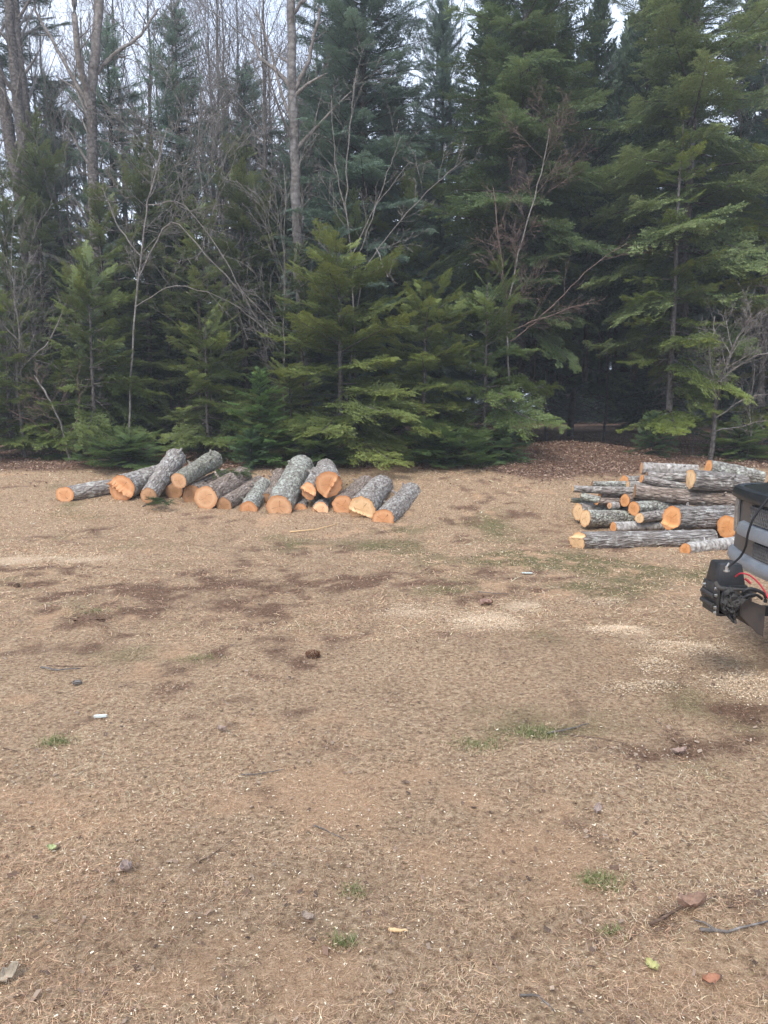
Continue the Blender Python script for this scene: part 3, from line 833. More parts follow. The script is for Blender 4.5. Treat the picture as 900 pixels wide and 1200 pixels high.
def slab(px, py, L, W, T, yaw, matn, label, name, cat, group=None, curl=.25):
    p = G(px, py); bm = bmesh.new()
    nu, nv = 9, 6
    rows = []
    rg = random.Random(int(px * 7 + py))
    for top in (1, 0):
        g = []
        for a_ in range(nu):
            rr = []
            for b_ in range(nv):
                u, v_ = a_ / (nu - 1) - .5, b_ / (nv - 1) - .5
                edge = (1 - .35 * abs(2 * u) ** 3) if cat != 'leaf' else (.10 + .9 * (1 - (2 * u) ** 2) ** .6) * (1 + .28 * math.sin(u * 19 + v_ * 3))
                x_ = u * L + rg.uniform(-.04, .04) * L * (abs(v_) > .45); y_ = v_ * W * edge + rg.uniform(-.06, .06) * W
                z_ = curl * W * ((2 * v_) ** 2 + (.5 * (2 * u + .3) ** 2 if cat == 'leaf' else 0)) + rg.uniform(0, .12) * W + (T if top else 0)
                rr.append(bm.verts.new((x_, y_, z_)))
            g.append(rr)
        rows.append(g)
    for k, g in enumerate(rows):
        for a_ in range(nu - 1):
            for b_ in range(nv - 1): bm.faces.new((g[a_][b_], g[a_ + 1][b_], g[a_ + 1][b_ + 1], g[a_][b_ + 1]))
    t_, u_ = rows
    for a_ in range(nu - 1):
        for b_ in (0, nv - 1): bm.faces.new((t_[a_][b_], t_[a_ + 1][b_], u_[a_ + 1][b_], u_[a_][b_]))
    for b_ in range(nv - 1):
        for a_ in (0, nu - 1): bm.faces.new((t_[a_][b_], t_[a_][b_ + 1], u_[a_][b_ + 1], u_[a_][b_]))
    o = bm_obj(name, bm, M[matn])
    o.location = (p.x, p.y, float(gh(p.x, p.y)) + .006); o.rotation_euler = (random.uniform(-.15, .3), random.uniform(-.2, .2), yaw + (random.uniform(-1.2, 1.2) if cat == 'leaf' else 0))
    tag(o, label, cat, group)
slab(570, 711, .10, .09, .012, .3, 'bark_piece', 'reddish bark slab lying among the sawdust patches', 'bark_slab', 'bark')
slab(118, 850, .065, .014, .012, -.05, 'white_scrap', 'small white peeled scrap of wood at the left', 'wood_scrap', 'wood scrap')
slab(90, 802, .05, .03, .012, .8, 'stick_grey', 'grey chunk of bark near the pale split stick', 'bark_chunk', 'bark')
slab(618, 674, .10, .03, .01, -.2, 'white_scrap', 'white wood scrap in front of the gap between the log piles', 'wood_scrap', 'wood scrap')
for px, py, L, c0, lab in ((150, 1031, .065, (.42, .33, .29), 'pinkish grey dead leaf in the left foreground'), (260, 862, .06, (.44, .34, .28), 'pale dead leaf in the left middle of the yard'), (10, 1161, .07, (.44, .37, .28), 'tan curled dead leaf at the bottom left'),
                        (796, 886, .07, (.40, .29, .24), 'flat pinkish dead leaf on the right'), (764, 1143, .05, (.52, .50, .22), 'yellow green fallen leaf near the bottom right'), (61, 999, .04, (.48, .52, .27), 'pale green leaf standing in the left foreground'),
                        (808, 1094, .09, (.34, .22, .16), 'curled brown leaf on the leaf heap'),  (832, 1160, .05, (.42, .21, .13), 'rusty leaf nearest the bottom right corner'), 
                        (360, 1083, .05, (.33, .26, .21), 'grey brown leaf standing in the middle foreground'),  (700, 958, .05, (.42, .33, .29), 'pale leaf in the right middle of the yard'), ):
    key = 'leaf_%d' % px
    M[key] = plain('leaf_surface', tuple(q * .8 for q in c0), .75, .2, 0, .35, 60, .4)
    slab(px, py, L * .95, L * .55, .0012, random.uniform(-.6, .6), key, lab, 'dead_leaf', 'leaf', 'single fallen leaves in the yard', random.uniform(.25, .6))
# clod of soil and the leaf heap at the right
def clod(px, py, rx, ry, h, matn, label, name, cat):
    p = G(px, py); bm = bmesh.new()
    bmesh.ops.create_icosphere(bm, subdivisions=5, radius=1)
    for v_ in bm.verts:
        n_ = float(fbm(v_.co.x * 2 + px, v_.co.y * 2 + v_.co.z * 1.7, .8, 7, 5))
        k = .55 + .9 * n_
        v_.co = Vector((v_.co.x * rx * k, v_.co.y * ry * k, v_.co.z * h * k))
    o = bm_obj(name, bm, M[matn]); o.location = (p.x, p.y, float(gh(p.x, p.y)) - h * .15)
    tag(o, label, cat)
M['soil'] = plain('dark_soil', (.15, .095, .065), .95, .1, 0, .6, 60, 1.0)
clod(104, 734, .11, .055, .035, 'soil', 'dark overturned clod of soil in the left of the yard', 'soil_clod', 'soil')
clod(281, 752, .016, .014, .014, 'soil', 'small dark lump of soil in the left middle', 'soil_clod', 'soil')
clod(14, 685, .07, .04, .03, 'soil', 'dark clod of soil at the left edge', 'soil_clod', 'soil')
def cone(px, py):
    p = G(px, py); V, F, n = [], [], 0
    L = .095
    for k in range(150):
        t = (k + .5) / 150; an = k * 2.399
        r_ = .026 * math.sin(math.pi * (.12 + .8 * t)) + .004
        c_ = Vector((t * L, math.cos(an) * r_, math.sin(an) * r_)); rd = Vector((.55, math.cos(an), math.sin(an))).normalized()
        sd = Vector((0, -math.sin(an), math.cos(an)))
        V += [c_ - sd * .003 - rd * .006, c_ + sd * .003 - rd * .006, c_ + sd * .006 + rd * .008, c_ - sd * .006 + rd * .008]
        F.append((n, n + 1, n + 2, n + 3)); n += 4
    o = np_mesh('pine_cone', np.array(V), np.array(F), M['cone']); o.location = (p.x, p.y, float(gh(p.x, p.y)) + .024); o.rotation_euler = (0, 0, .1)
    tag(o, 'brown spruce cone lying in the middle of the yard', 'cone')
cone(358, 775)
# ------------------------------------------------------------------ conifers
def bough(L, rg, tw=.085, wd=.026, step=.055, tstep=.036):
    S, D, T, LN = [], [], [], []
    for s in np.arange(.06 * L, L, step):
        for side in (-1, 1):
            bl = min(.46 * L, .62 * (L - s) + .07) * rg.uniform(.6, 1.08)
            if rg.random() < .08: continue
            an = R(rg.uniform(44, 64))
            d = np.array([math.cos(an), side * math.sin(an), rg.normal(.02, .10)])
            t = np.arange(.02, bl, tstep)
            if not len(t): t = np.array([.02])
            p = np.array([s + rg.uniform(-.02, .02), 0, 0]) + d * t[:, None]
            p[:, 2] -= .25 * t * t / max(L, .5)
            for sg in (-1, 1):
                rot = R(rg.uniform(36, 56)) * sg
                dd = np.array([d[0] * math.cos(rot) - d[1] * math.sin(rot), d[0] * math.sin(rot) + d[1] * math.cos(rot), 0])
                DD = np.repeat(dd[None], len(t), 0); DD = DD + rg.normal(0, .16, DD.shape)
                DD[:, 2] += rg.uniform(-.05, .22)
                S.append(p); D.append(DD); T.append(.35 + .65 * t / bl); LN.append(tw * rg.uniform(.7, 1.15, len(t)) * (1 - .35 * t / bl))
            S.append(p[-1:]); D.append(d[None]); T.append(np.ones(1)); LN.append(np.array([tw]))
    ax = np.arange(.04 * L, L, .03)
    for sg in (-1, 0, 1):
        DD = np.repeat(np.array([[.75, sg * .6, .18]]), len(ax), 0) + rg.normal(0, .15, (len(ax), 3))
        S.append(np.stack([ax, 0 * ax, 0 * ax], 1)); D.append(DD); T.append(.3 + .7 * ax / L); LN.append(np.full(len(ax), tw))
    S = np.concatenate(S); D = np.concatenate(D); T = np.concatenate(T); LN = np.concatenate(LN)
    D /= np.linalg.norm(D, axis=1)[:, None]
    up = np.array([0, 0, 1.0]) + rg.normal(0, .45, D.shape)
    sd = np.cross(D, up); sd /= np.linalg.norm(sd, axis=1)[:, None] + 1e-9
    wv = wd * .5 * rg.uniform(.75, 1.2, len(S))[:, None]
    a = S; b_ = S + D * (LN * .4)[:, None] + sd * wv; c = S + D * LN[:, None]; e = S + D * (LN * .4)[:, None] - sd * wv
    c = c.copy(); c[:, 2] += LN * rg.uniform(-.05, .25, len(S))
    return np.stack([a, b_, c, e], 1), T

def clumpy(L, rg, small):
    """a bough made of smaller irregular sprays along a bent axis"""
    Qs, Ts = [], []
    s = .10 * L
    side = 1
    while s < L:
        for k in range(2):
            side = -side
            want = min(.36 * L, .55 * (L - s) + .12) * rg.uniform(.5, 1.15)
            if rg.random() < .2: continue
            B, T = (MED if want > .62 else small)[int(rg.integers(0, 4))]
            q = B / (.95 if want > .62 else .6) * max(want, .2)
            q = q * np.array([1, rg.uniform(.75, 1.15), 1])
            ro, pt, yw = rg.normal(0, .34), rg.normal(.06, .17), side * R(rg.uniform(38, 70))
            x_, y_, z_ = q[..., 0], q[..., 1], q[..., 2]
            y_, z_ = y_ * math.cos(ro) - z_ * math.sin(ro), y_ * math.sin(ro) + z_ * math.cos(ro)
            x_, z_ = x_ * math.cos(pt) - z_ * math.sin(pt), x_ * math.sin(pt) + z_ * math.cos(pt)
            z_ = z_ - .10 * x_ * x_ / max(want, .2)
            x_, y_ = x_ * math.cos(yw) - y_ * math.sin(yw), x_ * math.sin(yw) + y_ * math.cos(yw)
            Qs.append(np.stack([x_ + s, y_, z_], -1)); Ts.append(T * rg.uniform(.5, 1.0))
        s += rg.uniform(.07, .15) * max(.6, min(1, L))
    B, T = small[0]
    Qs.append(B * .6 + np.array([L * .80, 0, 0])); Ts.append(T)
    return np.concatenate(Qs), np.concatenate(Ts)

_rt = np.random.default_rng(77)
LENS = [.35, .6, .95, 1.4, 2.0]
MED = [bough(.95, _rt, .062, .021, .066, .038) for _ in range(4)]
SMALL = [bough(.6, _rt, .062, .021, .058, .038) for _ in range(6)]
BOUGHS = {L: [bough(L, _rt, .078, .020, .062, .04) if L < .5 else clumpy(L, _rt, SMALL) for _ in range(5)] for L in LENS}
COARSE = {L: [bough(L, _rt, .15, .05, .10, .075) for _ in range(3)] for L in LENS}

def conifer(name, H, rbase, zc, seed, lib=BOUGHS, whorl=.36, per=6, dark=(.042, .064, .026), tip=(.20, .225, .085), el=(-14, 48), droop=.22, inner=.15, shape=.85,
            matn='fir', bark='bark_tree', rt=None, gaps=0.0, dead=True, topcut=0.0, leanx=0.0, asym=None, up=.8):
    """a trunk with whorled limbs, and a crown of needle sprays on them"""
    rg = np.random.default_rng(seed)
    root = empty(name, (0, 0, 0))
    rt = rt or H * .0095 + .02
    tb = Tubes()
    zs = np.linspace(-.15, H, 14)
    wob = np.cumsum(rg.normal(0, .012, (14, 2)), 0) * H / 12
    lean = leanx * (zs / H) ** 1.3
    pts = np.stack([wob[:, 0] + lean, wob[:, 1], zs], 1)
    rad = rt * (1 - zs.clip(0) / H) ** .85 + .006; rad[0] *= 1.35
    tb.add(pts, rad, 10)
    tx = lambda z: (np.interp(z, zs, pts[:, 0]), np.interp(z, zs, pts[:, 1]))
    Q, Cc = [], []
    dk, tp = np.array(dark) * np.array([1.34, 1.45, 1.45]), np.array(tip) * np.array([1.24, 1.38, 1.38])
    z = zc
    while z < H - .12:
        f = (z - zc) / (H - zc)
        Rz = rbase * ((1 - f) ** shape) * (.62 + .38 * min(1, f * 5 + .25)) + .10
        az0 = rg.uniform(0, 6.28)
        npb = per if Rz > .6 else max(4, per - 1)
        for k in range(npb):
            if rg.random() < gaps: continue
            az = az0 + k * 2 * math.pi / npb + rg.normal(0, .25)
            L = Rz * rg.uniform(.62, 1.12)
            if asym: L *= 1 + asym[1] * math.cos(az - asym[0])
            L = max(L, .15)
            e = R(el[0] + (el[1] - el[0]) * f ** 1.1 + rg.normal(0, 7))
            zz = z + rg.uniform(-.10, .10)
            Lt = min(LENS, key=lambda q: abs(math.log(q / L)))
            B, T = lib[Lt][rg.integers(0, len(lib[Lt]))]
            sc = L / Lt
            B = B * np.array([sc, sc * rg.uniform(.8, 1.1), sc ** .5])
            xl = B[:, :1, 0] / L
            inn = inner * (1 - f) * rg.uniform(.5, 1.5)
            keep = (xl[:, 0] > inn)
            B = B[keep]; T_ = T[keep]
            if rg.random() < .5: B = B * np.array([1, -1, 1])
            roll = rg.normal(0, .16)
            y_, z_ = B[..., 1] * math.cos(roll) - B[..., 2] * math.sin(roll), B[..., 1] * math.sin(roll) + B[..., 2] * math.cos(roll)
            x_ = B[..., 0]; q = x_ / L
            dr = .7 * droop * rg.uniform(.6, 1.4) * (1 - .6 * f)
            z_ = z_ + x_ * math.tan(e) - dr * q * q * L + up * dr * np.clip(q - .55, 0, 1) ** 2 * L * 3 - .09 * np.abs(y_) ** 1.5
            x_ = x_ * math.cos(e) ** .5
            ox, oy = tx(zz)
            Q.append(np.stack([ox + x_ * math.cos(az) - y_ * math.sin(az), oy + x_ * math.sin(az) + y_ * math.cos(az), zz + z_], -1))
            bcol = rg.uniform(.75, 1.3)
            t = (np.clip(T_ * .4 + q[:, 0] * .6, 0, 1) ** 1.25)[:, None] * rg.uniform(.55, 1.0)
            Cc.append((dk * (1 - t) + tp * t) * bcol * rg.uniform(.75, 1.25, (len(B), 1)))  # paler outer sprays: new growth, plus light on the boughs put into colour
            u = np.linspace(0, .93, 5) * L
            bz = u * math.tan(e) - dr * (u / L) ** 2 * L + up * dr * np.clip(u / L - .55, 0, 1) ** 2 * L * 3
            uu = u * math.cos(e) ** .5
            tb.add(np.stack([ox + uu * math.cos(az), oy + uu * math.sin(az), zz + bz - .004], 1), np.linspace(.006 + .008 * L, .003, 5), 4)
        z += whorl * rg.uniform(.75, 1.25) * (.55 + .45 * (1 - f)) * (1 if Rz > .4 else .7)
    if dead:
        for k in range(int(zc * 16) + 26):
            zz = rg.uniform(.3, zc + (H - zc) * .3); az = rg.uniform(0, 6.28); L = rg.uniform(.3, 1.1) * min(1, rbase * .7)
            ox, oy = tx(zz); e = rg.uniform(-.45, .15)
            u = np.linspace(0, 1, 5) * L
            pp = np.stack([ox + u * math.cos(az), oy + u * math.sin(az), zz + u * e - .2 * u * u], 1) + rg.normal(0, .012, (5, 3)) * (u[:, None] / L)
            tb.add(pp, np.linspace(.011, .003, 5), 4)
            for q in range(rg.integers(1, 5)):
                k0 = rg.integers(1, 4); l2 = L * rg.uniform(.2, .5); a2 = az + rg.choice([-1, 1]) * rg.uniform(.5, 1.1)
                p0 = pp[k0]; u2 = np.linspace(0, 1, 3) * l2
                tb.add(np.stack([p0[0] + u2 * math.cos(a2), p0[1] + u2 * math.sin(a2), p0[2] + u2 * rg.uniform(-.5, .2)], 1), [.005, .004, .002], 3)
    tb.build('trunk', M[bark], root)
    Q = np.concatenate(Q).reshape(-1, 3); Cc = np.concatenate(Cc)
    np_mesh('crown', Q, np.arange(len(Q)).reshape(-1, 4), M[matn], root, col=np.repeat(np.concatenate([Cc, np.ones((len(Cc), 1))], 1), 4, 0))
    return root

def put(root, px, Y, label=None, cat='fir', group=None, rz=None, sc=1.0, first=None, x=None):
    """set a tree at photo column px and distance Y, as the first use of its kind or as a copy"""
    if x is None: x = P(px, 520, Y).x
    rz = random.uniform(0, 6.28) if rz is None else rz
    s = sc if isinstance(sc, tuple) else (sc, sc, sc)
    loc = (x, Y, gz(x, Y) - .03)
    if root.name in USED:
        r = dup_tree(root, loc, rz, s)
        for k in ('group',):
            if k in r: del r[k]
    else:
        r = root; USED.add(root.name); r.location = loc; r.rotation_euler = (0, 0, rz); r.scale = s
    return tag(r, label, cat, group)
USED = set()
random.seed(9)

SPR = dict(matn='spruce', dark=(.04, .06, .046), tip=(.20, .25, .18), bark='bark_dark')  # bluish needles; part of the pale glare is put into this colour
fir_a = conifer('fir_tree', 15.0, 3.0, 3.0, 101, whorl=.42, gaps=.16, shape=.62, el=(-12, 42), droop=.2, inner=.25)
fir_b = conifer('fir_tree', 15.5, 3.2, 2.6, 102, whorl=.46, gaps=.2, shape=.62, el=(-10, 40), droop=.22, inner=.3, asym=(-1.57, .25))
spr_a = conifer('spruce_tree', 14.0, 2.6, 1.8, 103, whorl=.34, gaps=.08, el=(-18, 45), droop=.15, inner=.2, shape=.66, **SPR)
spr_b = conifer('spruce_tree', 10.5, 1.6, 1.6, 104, whorl=.34, gaps=.18, el=(-20, 42), droop=.2, inner=.12, shape=.72, **SPR)
mid_a = conifer('fir_tree', 8.0, 1.7, .7, 105, whorl=.38, gaps=.28, inner=.25, bark='bark_dark', shape=.65, dark=(.036, .054, .02), tip=(.155, .165, .065))
mid_b = conifer('fir_tree', 6.2, 1.5, .45, 106, whorl=.38, gaps=.28, inner=.25, bark='bark_dark', shape=.65, dark=(.038, .056, .02), tip=(.17, .18, .06))
YNG = dict(dead=False, inner=.02, bark='bark_dark')
small_a = conifer('fir_tree', 3.0, 1.0, .15, 107, whorl=.24, el=(-4, 45), droop=.12, dark=(.045, .075, .024), tip=(.16, .22, .06), **YNG)
small_b = conifer('fir_tree', 1.7, .85, .12, 108, whorl=.2, el=(0, 45), droop=.1, dark=(.04, .068, .03), tip=(.125, .175, .075), **YNG)
bush_a = conifer('fir_bush', 1.15, 1.2, .08, 109, whorl=.16, el=(2, 40), droop=.12, shape=.7, dark=(.036, .058, .02), tip=(.13, .165, .05), **YNG)
FR = dict(bark='bark_tree', dark=(.045, .062, .02), tip=(.20, .215, .052), whorl=.43, per=6, gaps=.28, droop=.26, shape=.58)
front_a = conifer('fir_tree', 5.4, 2.5, .3, 121, el=(-10, 40), inner=.2, asym=(-1.57, .2), **FR)
front_b = conifer('fir_tree', 4.4, 2.35, .25, 122, el=(-8, 38), inner=.18, asym=(-1.57, .25), **FR)
layer_b = conifer('fir_tree', 9.0, 2.3, 1.3, 112, whorl=.66, per=5, gaps=.22, inner=.2, el=(-10, 32), droop=.24, bark='bark_tree', dark=(.042, .06, .016), tip=(.25, .26, .052), asym=(-1.57, .3))
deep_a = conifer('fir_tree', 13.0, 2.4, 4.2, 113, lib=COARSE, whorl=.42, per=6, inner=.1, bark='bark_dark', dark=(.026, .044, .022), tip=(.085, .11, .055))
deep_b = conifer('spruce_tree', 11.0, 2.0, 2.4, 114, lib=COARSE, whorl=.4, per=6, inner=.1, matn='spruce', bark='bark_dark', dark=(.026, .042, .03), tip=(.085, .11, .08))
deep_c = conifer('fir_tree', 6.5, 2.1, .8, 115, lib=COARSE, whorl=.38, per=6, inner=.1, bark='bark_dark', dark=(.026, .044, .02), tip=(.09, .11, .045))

# the tall ones that make the skyline
put(spr_a, 428, 18.2, 'tall dark bluish spruce behind the middle of the log row', 'spruce', rz=.4)
put(fir_a, 606, 17.4, 'tall broad fir in the centre right, left of the forest gap', 'fir', rz=1.0, sc=(.92, .92, 1.0))
put(fir_b, 792, 16.9, 'tall broad fir right of the forest gap, behind the right log pile', 'fir', rz=0, sc=(.86, .86, 1.0))
put(spr_a, 905, 18.6, 'dark tall spruce cut by the right edge of the view', 'spruce', sc=(.85, .85, .92))
put(fir_a, 700, 24.0, 'tall slender fir standing back in the gap between the two broad firs', 'fir', sc=(.5, .5, .60))
put(spr_a, 515, 21.5, 'narrow blue green spruce between the bluish spruce and the centre right fir', 'spruce', sc=(.65, .65, .87))
put(spr_b, 145, 20.5, 'narrow pointed spruce with a spiky top left of the middle of the left woods', 'spruce', sc=(1.15, 1.15, 1.04))
put(spr_b, 217, 21.5, 'narrow spruce with the higher top, right of the spiky one', 'spruce', sc=(1.3, 1.3, 1.13))
put(spr_b, 84, 22.0, 'small dark spruce top seen left of the forked maple', 'spruce', sc=(1.0, 1.0, .97))
put(spr_b, 292, 22.5, 'spruce behind the bare white trunk', 'spruce', sc=(1.5, 1.5, 1.02))
put(spr_b, 372, 20.5, 'spruce squeezed between the white trunk and the tall bluish spruce', 'spruce', sc=(1.2, 1.2, .95))
# the middle storey on the left
put(mid_a, 22, 17.2, 'taller bushy olive fir at the far left edge', 'fir', sc=.78)
put(mid_b, 130, 16.6, 'taller olive fir just right of the forked maple', 'fir', sc=.92)
put(mid_a, 178, 17.2, 'taller olive fir between the maple and the mossy log', 'fir', sc=.86)
put(mid_b, 238, 16.0, 'olive fir above the mossy log', 'fir', sc=.85)
put(mid_a, 290, 18.0, 'dark fir behind the bright young fir', 'fir', sc=.9)
put(mid_a, 62, 18.8, 'fir in the second row at the left, behind the far left one', 'fir', sc=1.0)
put(mid_b, 356, 16.2, 'fir at the foot of the bare white trunk', 'fir', sc=.72)
put(mid_a, 415, 16.9, 'fir below the tall bluish spruce', 'fir', sc=.72)
put(mid_b, 470, 17.6, 'fir in the dark between the bluish spruce and centre right fir', 'fir', sc=1.0)
# the front edge: full firs sweeping to the ground
put(front_a, 398, 15.0, 'full yellow green fir sweeping to the ground behind the largest log', 'fir', sc=(.95, .95, .78))
put(front_b, 340, 14.8, 'fir with wide low boughs between the bright young fir and the largest log', 'fir', sc=(.62, .62, .42))
put(front_a, 497, 15.1, 'fir with a clear pointed top in the middle of the front edge', 'fir', sc=(.72, .72, .64), rz=2.0)
put(front_b, 568, 14.9, 'fir with separate tiers of yellow green boughs left of the gap', 'fir', sc=(.62, .62, .80), rz=.6)
put(small_a, 306, 14.3, 'bright young fir directly behind the slim brown log', 'fir', sc=(.74, .74, .62))
put(small_b, 294, 13.9, 'tiny blue green fir at the foot of the bright young fir', 'fir', sc=.45)
put(bush_a, 376, 14.1, 'low fir bush behind the largest log', 'fir bush', sc=(.8, .8, .7))
put(bush_a, 525, 14.2, 'low spreading fir bush right of the log row', 'fir bush', sc=(1.0, 1.0, .62))
put(small_b, 588, 14.4, 'small fir at the left lip of the gap', 'fir', sc=(.7, .7, .5))
put(front_b, 112, 15.2, 'fir with bright layered boughs in front of the forked maple', 'fir', sc=(.74, .74, .9), rz=2.5)
put(front_b, 244, 15.2, 'fir right behind the mossy log', 'fir', sc=(.62, .62, .66), rz=1.5)
put(front_a, 14, 15.6, 'fir with low boughs at the far left edge', 'fir', sc=(.7, .7, .62), rz=5.0)
put(bush_a, 150, 14.2, 'dark flat fir bush behind the leftmost log', 'fir bush', sc=(.9, .9, .5))
put(front_b, 66, 15.9, 'small dull fir at the left edge of the yard', 'fir', sc=(.6, .6, .45), rz=.3)
put(layer_b, 784, 15.4, 'fir with bright drooping boughs above the right log pile', 'fir', sc=(.66, .66, .76), rz=0)
put(layer_b, 890, 16.4, 'fir with bright boughs at the right edge', 'fir', sc=(.85, .85, .86), rz=.5)
put(small_b, 766, 15.2, 'small light green fir behind the top of the right pile', 'fir', sc=.55)
put(bush_a, 866, 15.2, 'low fir growth behind the truck hood', 'fir bush', sc=(.9, .9, .6))

# the woods behind, and a little beyond the frame on both sides
GD = 'conifers deep in the woods'
lab = {0: 'dark tall fir deep in the woods behind the front trees', 1: 'dark spruce deep in the woods behind the front trees', 2: 'shaded lower fir deep in the woods behind the front trees'}
rgd = np.random.default_rng(4)
spots = []
tries = 0
while len(spots) < 92 and tries < 6000:
    tries += 1
    Y = 19.5 + 31 * rgd.random() ** 1.15
    x = rgd.uniform(-1, 1) * (Y * .56 + 1.5)
    px = 450 + x / Y * 867
    if 618 < px < 722 and Y < 29: continue
    if all((x - a_) ** 2 + (Y - b_) ** 2 > (1.5 if Y < 30 else 2.1) ** 2 for a_, b_ in spots): spots.append((x, Y))
for k, (x, Y) in enumerate(spots):
    kind = int(rgd.integers(0, 3)) if Y < 44 else 2 * int(rgd.integers(0, 2))
    left = x < -.12 * Y
    if left and Y < 46: kind = 2 if rgd.random() < .7 else kind
    s = rgd.uniform(.42, .6) if left and kind != 2 else rgd.uniform(.8, 1.15)
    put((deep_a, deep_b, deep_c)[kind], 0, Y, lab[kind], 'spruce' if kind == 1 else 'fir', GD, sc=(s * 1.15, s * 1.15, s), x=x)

# ------------------------------------------------------------------ bare broadleaved trees
def grow(tb, p, d, L, r, level, rg, up=.12, nch=(9, 6, 4), spread=(28, 55), wander=.10, minr=0.0032, tbt=None, maxl=3):
    n = max(4, int(L / .28)) if level < 2 else 4
    pts = [np.array(p, float)]; d = np.array(d, float); d /= np.linalg.norm(d)
    for k in range(n):
        d = d + rg.normal(0, wander, 3) + np.array([0, 0, up * .3])
        d /= np.linalg.norm(d)
        pts.append(pts[-1] + d * L / n)
    pts = np.array(pts)
    rad = np.maximum(minr, r * (1 - .8 * np.linspace(0, 1, n + 1)))
    (tb if level > 0 or tbt is None else tbt).add(pts, rad, (9, 6, 4, 3, 3)[level])
    children(tb, pts, rad, L, level, rg, up, nch, spread, wander, minr, maxl)

def children(tb, pts, rad, L, level, rg, up, nch, spread, wander, minr, maxl, start=.25, lscale=(.35, .62)):
    if level >= maxl: return
    n = len(pts) - 1
    m_ = nch[min(level, len(nch) - 1)]
    for q in range(m_):
        t = start + (1 - start) * (q + rg.random()) / m_
        f = t * n; i = min(int(f), n - 1); p0 = pts[i] + (pts[i + 1] - pts[i]) * (f - i)
        r0 = np.interp(f, np.arange(n + 1), rad)
        td = pts[i + 1] - pts[i]; td /= np.linalg.norm(td)
        e = rg.normal(0, 1, 3); e -= td * e.dot(td); e /= np.linalg.norm(e)
        an = R(rg.uniform(*spread))
        dd = td * math.cos(an) + e * math.sin(an)
        grow(tb, p0, dd, L * rg.uniform(*lscale) * (1 - .45 * t), min(r0 * rg.uniform(.34, .52), .006 + .011 * L * .4), level + 1, rg, up, nch, spread, wander, minr, None, maxl)

def bare_proto(name, H, r, seed, matn='twig_grey', bark='bark_tree', nch=(26, 9, 5), start=.35, spread=(25, 50), up=.15, wander=.05, maxl=3, lscale=(.25, .45)):
    rg = np.random.default_rng(seed)
    root = empty(name, (0, 0, 0))
    tt, tb = Tubes(), Tubes()
    n = 16
    pts = np.stack([np.cumsum(rg.normal(0, .04, n)), np.cumsum(rg.normal(0, .04, n)), np.linspace(-.1, H, n)], 1)
    rad = np.maximum(.006, r * (1 - .9 * np.linspace(0, 1, n) ** 1.1))
    tt.add(pts, rad, 9)
    children(tb, pts, rad, H, 0, rg, up, nch, spread, wander + .05, 0.0032, maxl, start, lscale)
    tt.build('trunk', M[bark], root); tb.build('branches', M[matn], root)
    return root

def bare_traced(name, label, Y, limbs, seed, matn='twig_grey', bark='bark_tree', cat='bare tree', nch=(10, 5, 4), spread=(25, 60), up=.1, lscale=(.16, .34), maxl=3, jit=.25, wander=.09, start=.3, group=None):
    """a tree whose stem and main limbs follow the photographed ones at distance Y; limbs: (pixels, r0 px, r1 px)"""
    rg = np.random.default_rng(seed)
    base = P(limbs[0][0][0][0], limbs[0][0][0][1], Y)
    base = Vector((base.x, Y, gz(base.x, Y) - .05))
    root = empty(name, base)
    tt, tb = Tubes(), Tubes()
    for k, (pix, r0, r1) in enumerate(limbs):
        n = len(pix)
        dep = np.cumsum(rg.normal(0, jit, n)) * (k > 0) * .6
        pp = np.array([np.array(P(a_, b_, Y + (dep[i] - dep[0]))) for i, (a_, b_) in enumerate(pix)]) - np.array(base)
        if k == 0: pp[0][2] = -.1
        m_ = (n - 1) * 5
        ti = np.linspace(0, n - 1, m_ + 1)
        q = np.stack([np.interp(ti, np.arange(n), pp[:, c_]) for c_ in range(3)], 1)
        for _ in range(2): q[1:-1] = (q[:-2] + 2 * q[1:-1] + q[2:]) / 4
        q[1:-1] += rg.normal(0, .012, (m_ - 1, 3))
        rr = np.linspace(r0, r1, m_ + 1) * Y / 867
        (tt if k == 0 else tb).add(q, rr, 9 if k == 0 else 6)
        Ln = np.linalg.norm(np.diff(q, axis=0), axis=1).sum()
        children(tb, q, rr, Ln, 0 if k == 0 else 1, rg, up, nch, spread, wander, 0.0032, maxl, start if k == 0 else .15, lscale if k == 0 else (.25, .5))
    tt.build('trunk', M[bark], root); tb.build('branches', M[matn], root)
    USED.add(root.name)
    return tag(root, label, cat, group)

bare_traced('bare_maple', 'bare forked grey maple standing tall in the left woods', 17.6,
            [([(124, 540), (122, 400), (113, 300), (109, 200), (106, 110)], 7.5, 5.4),
             ([(106, 110), (111, 60), (116, 0), (120, -70)], 5.5, 4.2), ([(105, 118), (94, 80), (88, 20), (84, -50)], 4, 2.6),
             ([(106, 130), (85, 90), (62, 50), (40, 10)], 2.6, 1.4), ([(113, 86), (135, 62), (165, 42), (185, 10)], 2.4, 1.2), ([(108, 150), (92, 110), (75, 70)], 1.8, 1.0)], 201, lscale=(.10, .22), start=.45)
bare_traced('bare_poplar', 'bare whitish grey poplar trunk left of the bluish spruce', 16.8,
            [([(366, 545), (358, 420), (350, 320), (346, 200), (342, 90), (341, 0), (342, -70)], 6.6, 4.2),
             ([(343, 105), (322, 80), (306, 70), (296, 40)], 3.0, 1.5), ([(344, 110), (360, 80), (368, 40), (376, 10)], 2.6, 1.3), ([(341, 20), (352, 5), (372, -20)], 2.4, 1.4),
             ([(345, 150), (330, 110), (318, 60), (300, 10)], 2.2, 1.2)], 202, bark='bark_poplar', lscale=(.10, .22), start=.35)
